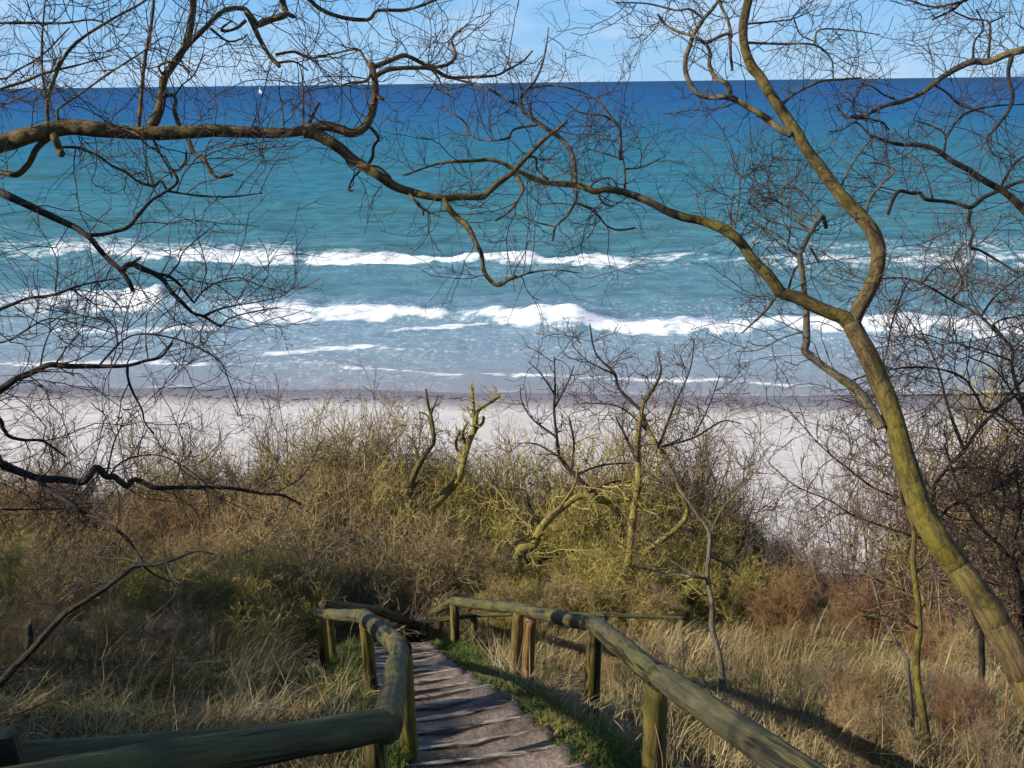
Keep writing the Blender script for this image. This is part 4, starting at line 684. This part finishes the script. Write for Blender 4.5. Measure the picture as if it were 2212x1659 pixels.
slope_tree('bare_tree', 'squat leaning mossy tree with hooked limb above the right handrail', ['bark_moss', 'bark_moss', 'bark_dark'], [([(1124, 1262), (1120, 1240), (1117, 1205), (1127, 1186), (1150, 1180), (1170, 1140), (1204, 1105), (1257, 1070), (1304, 1083), (1370, 1078)], 24, 9, .3, .8), ([(1204, 1105), (1240, 1050), (1248, 1010)], 9, 4, .2), ([(1118, 1215), (1097, 1206), (1114, 1173), (1144, 1156)], 11, 6, -.1, .3), ([(1127, 1188), (1134, 1205), (1142, 1216)], 8, 5, -.1, 0), ([(1170, 1140), (1140, 1086), (1134, 1060), (1070, 1053)], 8, 3, .3), ([(1260, 1070), (1330, 1040), (1400, 1050)], 6, 3, .2), ([(1160, 1215), (1200, 1200), (1240, 1190)], 7, 4, .1, .6)], 14.8, 0.12, TW, 'shrub_olive')

# ------------------------------------------------------------------ shrubs: a few built kinds, each plant its own copy
def shrub_mesh(n0, n1, n2, n3, spread, wander, lift, thick=1.0):     # unit plant, 1 m tall
    az = rng.random(n0) * 2 * np.pi; tilt = spread * np.sqrt(rng.random(n0)); rb = 0.12 * rng.random(n0)
    S = np.stack([rb * np.cos(az), rb * np.sin(az), np.full(n0, -0.06)], -1); dr = np.stack([np.cos(az) * np.sin(tilt), np.sin(az) * np.sin(tilt), np.cos(tilt)], -1)
    P0 = grow(S, dr, rng.uniform(0.55, 1.0, n0), 9, wander * 0.6, lift); ps = Pack(); pt_ = Pack()
    V, Q, t = strands(P0, 0.011 * thick, 0.003 * thick, 5); ps.add(V, Q, None, t)
    S, d, t = kids(P0, n1, 0.2, 0.9); P1 = grow(S, d, rng.uniform(0.18, 0.45, len(S)) * (1.15 - 0.5 * t), 6, wander, lift * 1.3); V, Q, tt = strands(P1, 0.0042 * thick, 0.002 * thick, 3); pt_.add(V, Q, None, tt)
    S, d, t = kids(P1, n2, 0.15, 0.9); P2 = grow(S, d, rng.uniform(0.08, 0.24, len(S)), 4, wander, lift); V, Q, tt = strands(P2, 0.0024 * thick, 0.0014 * thick, 3); pt_.add(V, Q, None, tt)
    S, d, t = kids(P2, n3, 0.1, 0.8); P3 = grow(S, d, rng.uniform(0.03, 0.10, len(S)), 3, wander, lift); V, Q, tt = strands(P3, 0.0017 * thick, 0.0011 * thick, 3); pt_.add(V, Q, None, tt)
    return ps.mesh('stems'), pt_.mesh('twigs')
KINDS = {}
for nm, mt, args in [('olive', 'shrub_olive', (16, 11, 10, 3, 0.75, 0.26, 0.10, 1.0)), ('olive_b', 'shrub_olive', (14, 12, 10, 3, 0.95, 0.32, 0.06, 1.0)), ('brown', 'shrub_brown', (18, 11, 10, 3, 0.8, 0.28, 0.08, 0.9)), ('brown_b', 'shrub_brown', (14, 12, 10, 3, 1.05, 0.34, 0.05, 0.9)), ('red', 'shrub_red', (18, 11, 10, 3, 0.7, 0.25, 0.10, 0.8)), ('grey', 'shrub_grey', (9, 10, 9, 3, 0.75, 0.25, 0.08, 0.9)), ('sparse', 'shrub_grey', (7, 8, 7, 3, 0.8, 0.24, 0.10, 0.8)), ('tall', 'shrub_veil', (7, 10, 7, 2, 0.5, 0.17, 0.07, 0.75)), ('tall_b', 'shrub_gold', (8, 10, 7, 2, 0.5, 0.17, 0.08, 0.75))]:
    a_, b_ = shrub_mesh(*args); a_.materials.append(M[mt]); b_.materials.append(M[mt]); KINDS[nm] = (a_, b_)
def shrub(kind, px, top, Y, label, group, wide=1.0):
    p = at_y(np.array(float(px)), np.array(float(top)), Y); g = g1(p[0], p[1])
    if Y > 20: g = max(g, float(sand_z(np.array([p[0]]), np.array([p[1]]))[0]))
    h = max(0.6, p[2] - g); root = thing('shrub', label, 'shrub', (p[0], p[1], g), group)
    h *= 0.95; w = h * wide; root.scale = (w, w, h); root.rotation_euler = (0, 0, rng.random() * 6.28)
    obj('stems', KINDS[kind][0], None, root, kind='stuff'); obj('twigs', KINDS[kind][1], None, root, kind='stuff')
    return root
TOPX = [-300, 0, 120, 250, 400, 560, 700, 850, 930, 1050, 1150, 1250, 1330, 1400, 1480, 1560, 1650, 1720, 1800, 1880, 1960, 2060, 2150, 2300, 2600]
TOPY = [970, 990, 1010, 1030, 1000, 960, 930, 900, 990, 1020, 1040, 1020, 970, 960, 1010, 1055, 1110, 1170, 1245, 1210, 1130, 1060, 1010, 960, 940]
LOOK = {'olive': 'yellow olive twiggy', 'olive_b': 'spreading olive', 'brown': 'tan brown twiggy', 'brown_b': 'spreading brown', 'red': 'reddish brown', 'grey': 'thin grey brown', 'sparse': 'sparse grey', 'tall': 'tall open dark twigged', 'tall_b': 'tall open yellowish'}
ROWN = ['on the seaward edge', 'in mid thicket', 'on the near side', 'low on the bank']
NEAR = [(150, 'at the far left edge'), (350, 'under the dark left limbs'), (550, 'left of the kinked handrail'), (760, 'above the kinked left handrail'), (890, 'left of the lopped trunks'), (1080, 'below the lopped trunks'), (1250, 'beside the hooked mossy tree'), (1420, 'around the moss yellow stem'), (1620, 'behind the crooked grey sapling'), (1790, 'in the dip where sand shows'), (1930, 'left of the pale straight sapling'), (2070, 'behind the pale straight sapling'), (9999, 'right of the big leaning trunk')]
def region(px): return 'left' if px < 700 else ('mid' if px < 1660 else 'right')
def jit(a): return a * (rng.random() - 0.5) * 2
USED = set()
def plant(kd, x, t, Y, row, wide):
    nr = next(n for lim, n in NEAR if x < lim)
    for alt in ([kd, 'tall', 'tall_b'] if kd.startswith('tall') else [kd, 'brown_b', 'grey', 'brown', 'olive', 'olive_b', 'red']):
        if (alt, row, nr) not in USED: kd = alt; break
    USED.add((kd, row, nr))
    shrub(kd, x, t, Y, LOOK[kd] + ' shrub ' + ROWN[row] + ', ' + nr, 'leafless shrubs of the thicket on the bank', wide)
for px in np.arange(-80, 2330, 60):          # seaward edge
    x = px + jit(22); Y = 18.2 + jit(0.9); t = np.interp(x, TOPX, TOPY) + jit(30); r_ = region(x)
    kd = rng.choice(['red', 'brown', 'grey'] if r_ == 'left' else (['olive', 'brown', 'grey', 'olive_b'] if r_ == 'mid' else ['grey', 'red', 'sparse']))
    plant(kd, x, t, Y, 0, 0.8 + jit(.15))
for px in np.arange(-70, 2300, 76):          # middle rows
    x = px + jit(30); Y = 15.6 + jit(0.8); t = np.interp(x, TOPX, TOPY) + 75 + jit(35); r_ = region(x)
    if 930 < x < 1000: continue
    kd = rng.choice(['brown', 'red', 'brown_b', 'red'] if r_ == 'left' else (['olive', 'olive_b', 'olive', 'brown'] if r_ == 'mid' else ['red', 'brown', 'grey']))
    plant(kd, x, t, Y, 1, 0.9 + jit(.15))
for px in np.arange(-60, 2300, 100):
    x = px + jit(36); Y = 13.2 + jit(0.6); t = np.interp(x, TOPX, TOPY) + (165 if x < 1600 else 120) + jit(35); t = min(t, 1330); r_ = region(x)
    kd = rng.choice(['brown', 'olive_b', 'brown_b', 'brown'] if r_ == 'left' else (['olive', 'olive_b', 'olive', 'brown_b'] if r_ == 'mid' else ['red', 'brown', 'brown_b']))
    plant(kd, x, t, Y, 2, 1.0 + jit(.15))
for (x, t, Y, kd) in [(-20, 1165, 10.6, 'olive_b'), (110, 1180, 10.3, 'brown'), (250, 1190, 10.8, 'olive'), (390, 1180, 11.2, 'brown_b'), (520, 1195, 11.4, 'olive_b'), (630, 1215, 11.8, 'olive'), (60, 1300, 8.4, 'brown_b'), (210, 1310, 8.8, 'brown'), (350, 1300, 9.4, 'olive_b'),
                      (1060, 1240, 11.9, 'brown_b'), (1130, 1232, 12.1, 'olive_b'), (1090, 1262, 11.8, 'olive'), (1165, 1268, 11.8, 'brown'), (1210, 1235, 12.1, 'brown'), (1300, 1245, 12.0, 'olive_b'), (1400, 1255, 12.0, 'brown'), (980, 1235, 12.6, 'brown'), (1700, 1235, 12.2, 'red'), (1800, 1290, 11.8, 'brown_b'), (1880, 1250, 11.5, 'red'), (2080, 1230, 11.0, 'grey'), (2180, 1180, 10.8, 'red'), (2120, 1330, 9.0, 'brown_b'), (2020, 1345, 9.6, 'red')]:
    plant(kd, x, t, Y, 3, 1.0 + jit(.1))
# taller open shrubs whose bare crowns stand up over the sand
for (x, t, Y, row, kd) in [(40, 890, 17.5, 0, 'tall'), (200, 920, 17.2, 0, 'tall'), (330, 900, 17.8, 0, 'tall'), (430, 905, 17.6, 0, 'tall_b'), (520, 885, 18.2, 0, 'tall'), (620, 870, 17.9, 0, 'tall'), (700, 860, 18.4, 0, 'tall_b'), (790, 850, 18.0, 0, 'tall'), (860, 845, 18.6, 0, 'tall_b'),
        (1090, 930, 17.4, 0, 'tall_b'), (1170, 930, 17.0, 0, 'tall'), (1290, 880, 16.8, 0, 'tall_b'), (1350, 850, 16.2, 1, 'tall_b'), (1450, 880, 16.6, 0, 'tall'), (1510, 900, 16.0, 1, 'tall_b'), (1580, 940, 15.8, 1, 'tall'), (1760, 1080, 13.0, 1, 'tall'), (1870, 980, 12.2, 1, 'tall'), (1970, 880, 11.8, 1, 'tall'), (2070, 820, 11.4, 2, 'tall'), (2180, 780, 11.0, 2, 'tall'), (2140, 960, 9.6, 3, 'tall')]:
    plant(kd, x, t, Y, row, 0.75 + jit(.12))
# low dry weeds standing in the meadow
for (x, t, Y, kd, wh) in [(1610, 1400, 6.4, 'sparse', 'low sparse grey weed just behind the right handrail'), (1680, 1440, 6.0, 'sparse', 'low sparse weed among the canes by the right rail'), (1760, 1420, 6.6, 'sparse', 'low sparse grey weed behind the long bramble canes'), (1850, 1470, 5.4, 'red', 'low reddish weed between the canes and the pale sapling'), (1900, 1520, 4.8, 'brown', 'low brown weed at the foot of the pale sapling'),
        (2090, 1480, 5.4, 'red', 'low reddish weed left of the big trunk base'), (2150, 1540, 4.6, 'sparse', 'low sparse weed in front of the big trunk base'), (2060, 1420, 6.2, 'grey', 'low grey weed just right of the pale sapling'), (1800, 1390, 7.6, 'grey', 'low grey weed at the far end of the dry meadow'), (1440, 1370, 8.6, 'sparse', 'low sparse weed left of the crooked grey sapling'), (1340, 1370, 8.4, 'brown', 'low brown weed behind the bend of the right handrail')]:
    shrub(kd, x, t, Y, wh, 'dead weeds in the dry grass', 0.8)
# unseen tall shrubs added left of view to shade the near rail and bank
for (x, y, h, kd) in [(-5.0, -0.6, 2.6, 'brown_b'), (-4.9, 0.5, 2.8, 'olive_b'), (-5.1, 1.5, 2.9, 'brown_b'), (-6.2, 0.2, 3.4, 'brown'), (-6.0, 1.3, 3.4, 'brown_b'), (-7.6, 3.6, 3.4, 'brown'), (-9.0, 7.0, 4.1, 'brown_b'), (-10.4, 10.2, 4.6, 'brown_b')]:
    root = thing('shrub', 'tall ' + LOOK[kd] + ' shrub added out of view for shade, %s' % {-0.6: 'nearest the top of the steps', 0.5: 'just left of the stair head', 1.5: 'left of the dark log', 0.2: 'behind the first row', 1.3: 'farthest out from the steps', 3.6: 'behind the dark tree', 7.0: 'highest beside the left thicket', 8.6: 'middle one beside the left thicket', 10.2: 'lowest beside the left thicket'}[y], 'shrub', (x, y, g1(x, y)), 'unseen shade shrubs added on the upper bank'); root.scale = (h * 0.85, h * 0.85, h); root.rotation_euler = (0, 0, rng.random() * 6)
    obj('stems', KINDS[kd][0], None, root, kind='stuff'); obj('twigs', KINDS[kd][1], None, root, kind='stuff')

# ------------------------------------------------------------------ grass, canes, litter
def blades(cx, cy, n_each, hgt, lean, spread, width, K=4, bend=0.5):
    N = len(cx); n = N * n_each; az = rng.random(n) * 6.283; rr = spread * np.sqrt(rng.random(n))
    x = np.repeat(cx, n_each) + rr * np.cos(az); y = np.repeat(cy, n_each) + rr * np.sin(az); z = ground(x, y) - 0.02
    h = np.repeat(hgt, n_each) * rng.uniform(0.5, 1.15, n); ln = np.repeat(lean, n_each, 0) + 0.35 * rng.normal(size=(n, 2))
    t = np.linspace(0, 1, K); P = np.zeros((n, K, 3)); cv = (t ** 1.7)[None]
    P[..., 0] = x[:, None] + ln[:, :1] * h[:, None] * (bend * cv + 0.25 * t); P[..., 1] = y[:, None] + ln[:, 1:] * h[:, None] * (bend * cv + 0.25 * t)
    sag = np.clip(1 - 0.45 * np.linalg.norm(ln, axis=1)[:, None] * cv, 0.25, 1); P[..., 2] = z[:, None] + h[:, None] * t[None] * sag
    side = np.stack([np.cos(az + 1.3), np.sin(az + 1.3), 0 * az], -1)[:, None]; wd = (width * rng.uniform(0.6, 1.3, n))[:, None, None] * np.array([1, 0.95, 0.7, 0.12])[None, :K, None] * 0.5
    V = np.stack([P - side * wd, P + side * wd], 2).reshape(-1, 3); b0 = np.arange(n)[:, None] * K * 2; i = np.arange(K - 1)[None] * 2
    Q = np.stack([b0 + i, b0 + i + 1, b0 + i + 3, b0 + i + 2], -1).reshape(-1, 4)
    return V, Q, np.repeat(np.clip(0.62 * rng.random(n) + 0.25 + 0.75 * fbm(x * 0.8, y * 0.8, 3, 131), 0, 1), K * 2)
def field(n, y0, y1, side, keep):
    y = y0 + (y1 - y0) * rng.random(n) ** 1.1; x = (rng.random(n) * 2 - 1) * (y * 0.72 + 1.8)
    d = path_dist(x, y); k = keep(x, y, d) > rng.random(n); return x[k], y[k], d[k]
pk = Pack()
def patch(x, y): return fbm(x * 0.55, y * 0.55, 4, 101) + 0.10 * (x > 0)
x, y, d = field(6500, 1.6, 13.5, 0, lambda x, y, d: (d > 0.8) * smooth(-0.02, 0.28, patch(x, y)) * np.where(x < -3.0, 0.5, 1.0))
lean = np.stack([0.45 + 0.6 * vnoise(x * 0.7, y * 0.7, 5) + 0.35 * rng.normal(size=len(x)), 0.3 + 0.8 * vnoise(x * 0.7, y * 0.7, 6) + 0.3 * rng.normal(size=len(x))], -1)
pk.add(*(lambda r_: (r_[0], r_[1], None, r_[2]))(blades(x, y, 15, rng.uniform(0.14, 0.5, len(x)) * (1 + 0.7 * vnoise(x * 0.9, y * 0.9, 8)) * np.where(d < 1.3, 0.55, 1), lean, 0.16, 0.0055)))
x, y, d = field(1900, 1.6, 13.5, 0, lambda x, y, d: (d > 0.72) * 0.8)     # matted flat thatch between the tufts
pk.add(*(lambda r_: (r_[0], r_[1], None, r_[2]))(blades(x, y, 14, rng.uniform(0.15, 0.35, len(x)), 1.5 * rng.normal(size=(len(x), 2)) + [0.5, 0.4], 0.22, 0.0055)))
# tall pale tufts left of the steps and sloping meadow right of them
for (px, py, n, h) in [(560, 1400, 26, 0.95), (600, 1360, 22, 1.0), (640, 1400, 20, 0.7), (500, 1440, 18, 0.8), (1380, 1420, 18, 0.6), (1600, 1440, 18, 0.55), (1500, 1400, 20, 0.55), (1720, 1430, 16, 0.5), (1190, 1420, 14, 0.45), (1240, 1400, 12, 0.45), (1040, 1380, 14, 0.5), (400, 1500, 14, 0.7)]:
    p = on_ground(px, py); cx = p[0] + 0.55 * rng.normal(size=n); cy = p[1] + 0.45 * rng.normal(size=n); ok = path_dist(cx, cy) > 0.85; cx = cx[ok]; cy = cy[ok]
    if len(cx): pk.add(*(lambda r_: (r_[0], r_[1], None, r_[2]))(blades(cx, cy, 26, np.full(len(cx), h), np.tile([[0.55, 0.3]], (len(cx), 1)), 0.14, 0.006)))
x, y, d = field(900, 1.8, 12.5, 0, lambda x, y, d: (d > 0.9) * smooth(-0.1, 0.25, fbm(x * 0.7 + 4, y * 0.7, 3, 141)))
pk.add(*(lambda r_: (r_[0], r_[1], None, r_[2] * 0.4 + 0.6))(blades(x, y, 5, rng.uniform(0.5, 1.05, len(x)), 0.25 * rng.normal(size=(len(x), 2)) + [0.25, 0.1], 0.12, 0.0055, bend=0.25)))
obj('dry_grass', pk.mesh('dry_grass'), M['grass_dry'], kind='stuff', label='dry straw coloured grass over the slope beside the steps')
pk = Pack()
x, y, d = field(11000, 1.6, 13, 0, lambda x, y, d: (d > 0.56) * np.maximum(smooth(1.25, 0.7, d), 0.9 * smooth(-0.05, 0.2, fbm(x * 0.6 + 9, y * 0.6, 3, 111))))
lean = 0.45 * rng.normal(size=(len(x), 2))
pk.add(*(lambda r_: (r_[0], r_[1], None, r_[2]))(blades(x, y, 22, rng.uniform(0.07, 0.2, len(x)), lean, 0.12, 0.007)))
NF = 2600; s_ = rng.random(NF) * (ARC[-1] - 2.5) + 2.5; px_ = np.interp(s_, ARC, PATH[:, 0]); py_ = np.interp(s_, ARC, PATH[:, 1]); sd = np.where(rng.random(NF) < 0.72, rng.uniform(0.5, 1.15, NF), -rng.uniform(0.5, 0.8, NF))
pk.add(*(lambda r_: (r_[0], r_[1], None, r_[2]))(blades(px_ + sd, py_ + 0.1 * rng.normal(size=NF), 22, rng.uniform(0.05, 0.14, NF), 0.6 * rng.normal(size=(NF, 2)), 0.12, 0.007)))
obj('green_grass', pk.mesh('green_grass'), M['grass_green'], kind='stuff', label='short green grass fringing the steps')
# fallen twigs, leaves and small stems over the slope
n = 9000; y = 1.5 + 13 * rng.random(n); x = (rng.random(n) * 2 - 1) * (y * 0.75 + 2); k = path_dist(x, y) > 0.6; x = x[k]; y = y[k]; n = len(x)
S = np.stack([x, y, ground(x, y) + 0.01], -1); dr = rng.normal(size=(n, 3)) * [1, 1, 0.28] + [0.1, 0.1, 0.12]; P = grow(S, dr, rng.uniform(0.08, 0.45, n), 4, 0.22); V, Q, t = strands(P, 0.0035, 0.002, 3)
pk = Pack(); pk.add(V, Q, None, t); obj('twig_litter', pk.mesh('twig_litter'), M['shrub_brown'], kind='stuff', label='dead twigs and stalks littering the slope')
n = 16000; y = 1.5 + 12 * rng.random(n); x = (rng.random(n) * 2 - 1) * (y * 0.72 + 1.8); k = (path_dist(x, y) > 0.5) & (np.where(x < -0.8, 0.9, 0.35) > rng.random(n)); x = x[k]; y = y[k]; n = len(x)
c_ = np.stack([x, y, ground(x, y) + rng.uniform(0.005, 0.05, n)], -1); e1 = unit(rng.normal(size=(n, 3)) * [1, 1, 0.45]); e2 = unit(np.cross(e1, rng.normal(size=(n, 3)) * [0.4, 0.4, 1])); sz = rng.uniform(0.012, 0.03, n)[:, None]
V = np.stack([c_ - e1 * sz, c_ + e2 * sz * 0.6 + [0, 0, 0.004], c_ + e1 * sz * 1.1, c_ - e2 * sz * 0.6 + [0, 0, 0.006]], 1).reshape(-1, 3)
obj('leaf_litter', mesh_np('leaf_litter', V, np.arange(n * 4).reshape(-1, 4), attrs={'tint': np.repeat(rng.random(n), 4)}), M['litter'], kind='stuff', label='brown fallen leaves over the bank')
# bramble canes
def canes(label, specs, group=None):
    p0 = on_ground(*specs[0][0]); root = thing('bramble', label, 'bramble', p0, group)
    for (a, b_, arch) in specs:
        A_ = on_ground(*a); dA = float((A_ - EYE) @ fw); B_ = at(b_[0], b_[1], dA + b_[2]); t = np.linspace(0, 1, 12)[:, None]; P = A_ * (1 - t) + B_ * t; P[:, 2] += arch * 4 * (t * (1 - t))[:, 0]; P[1:] += 0.012 * rng.normal(size=(11, 3))
        V, Q, T = tube(P, np.linspace(0.006, 0.0025, 12), 5); o = obj('cane', mesh_np('cane', V, Q, T, {'tint': np.full(len(V), rng.random())}), M['cane'], root); settle(o, root)
canes('long straw coloured bramble canes leaning out beyond the right rail', [((1735, 1575), (1920, 1440, .1), .03), ((1725, 1578), (2010, 1500, 0), .08), ((1740, 1560), (1840, 1335, .2), .02), ((1730, 1565), (1790, 1440, .2), .02), ((1760, 1580), (1850, 1350, .1), .02), ((1710, 1570), (1700, 1470, .2), 0)])
canes('reddish dry canes standing close to the right rail', [((1660, 1570), (1640, 1480, .2), .0), ((1680, 1575), (1690, 1330, .3), .02), ((1630, 1560), (1600, 1470, .2), .0), ((1665, 1540), (1645, 1330, .3), .02), ((1655, 1560), (1720, 1430, .2), .0), ((1690, 1560), (1660, 1440, .2), 0)])
canes('brown upright canes in the bottom right corner', [((2150, 1660), (2190, 1400, .1), .02), ((2080, 1650), (2060, 1520, .1), .0), ((1990, 1655), (1950, 1560, 0), .03), ((2130, 1650), (2210, 1520, .1), .0), ((1900, 1655), (1880, 1570, 0), .0), ((2030, 1650), (2000, 1630, 0), .02), ((2180, 1640), (2205, 1560, .1), 0)])
canes('pale dry stalks rising over the near left rail', [((100, 1600), (150, 1480, .1), 0), ((130, 1610), (160, 1500, .1), 0), ((215, 1560), (235, 1350, .2), 0), ((380, 1600), (440, 1490, .1), .02), ((560, 1575), (620, 1480, .1), .02), ((590, 1580), (700, 1470, .2), .04), ((100, 1470), (125, 1370, .2), 0)])

# ------------------------------------------------------------------ sailing boat far out
p = on_sea(562, 202); bt = thing('sailboat', 'tiny white sailing boat under the horizon', 'sailboat', p)
def put(name, V, Q, T, mt, par):
    return obj(name, mesh_np(name, np.array(V, float), Q, T, shade=False), M[mt], par)
st_ = np.linspace(0, 1, 9); hv = []
for t in st_:
    b = 1.75 * math.sin(math.pi * min(1, (1 - t) * 0.62 + 0.18) ** 0.9) * (1 - t ** 5); b = max(b, 0.03)
    for (k1, z) in ((-1, 1.1 + 0.4 * t), (-0.75, 0.2), (0, -0.5), (0.75, 0.2), (1, 1.1 + 0.4 * t)): hv.append([t * 11 - 5.5, k1 * b, z])
Q = [[a * 5 + b_, a * 5 + b_ + 1, a * 5 + 6 + b_, a * 5 + 5 + b_] for a in range(8) for b_ in range(4)] + [[a * 5 + 4, a * 5, a * 5 + 5, a * 5 + 9] for a in range(8)]
put('hull', hv, Q, [[0, 1, 2], [0, 2, 3], [0, 3, 4]], 'white_hull', bt)
V, Q, T = tube(np.array([[0.8, 0, 0.8], [0.8, 0, 7], [0.8, 0, 14.6]]), np.array([0.11, 0.1, 0.06]), 6); put('mast', V, Q, T, 'spar', bt)
def sail(p0, p1, p2, belly):
    n = 7; V = []
    for sgn in (0, 1):
        for i in range(n):
            for j in range(n):
                a = i / (n - 1); b_ = j / (n - 1) * (1 - a); q = np.array(p0) * (1 - a - b_) + np.array(p1) * a + np.array(p2) * b_; V.append(q + [0, belly * 16 * a * b_ * (1 - a - b_) + sgn * 0.03 + 0.3 * b_, 0])
    Q = [[i * n + j, i * n + j + 1, i * n + n + j + 1, i * n + n + j] for i in range(n - 2) for j in range(n - 1)]; Q += [[q + n * n for q in r_[::-1]] for r_ in Q]
    return V, Q
V, Q = sail((0.6, 0, 2.0), (0.7, 0, 14.2), (-4.8, 0, 2.1), 0.5); put('mainsail', V, Q, None, 'sailcloth', bt)
V, Q = sail((1.1, 0, 2.0), (1.0, 0, 13.0), (5.3, 0, 1.6), 0.4); put('jib', V, Q, None, 'sailcloth', bt)
bt.rotation_euler = (R(5), 0, R(-42))
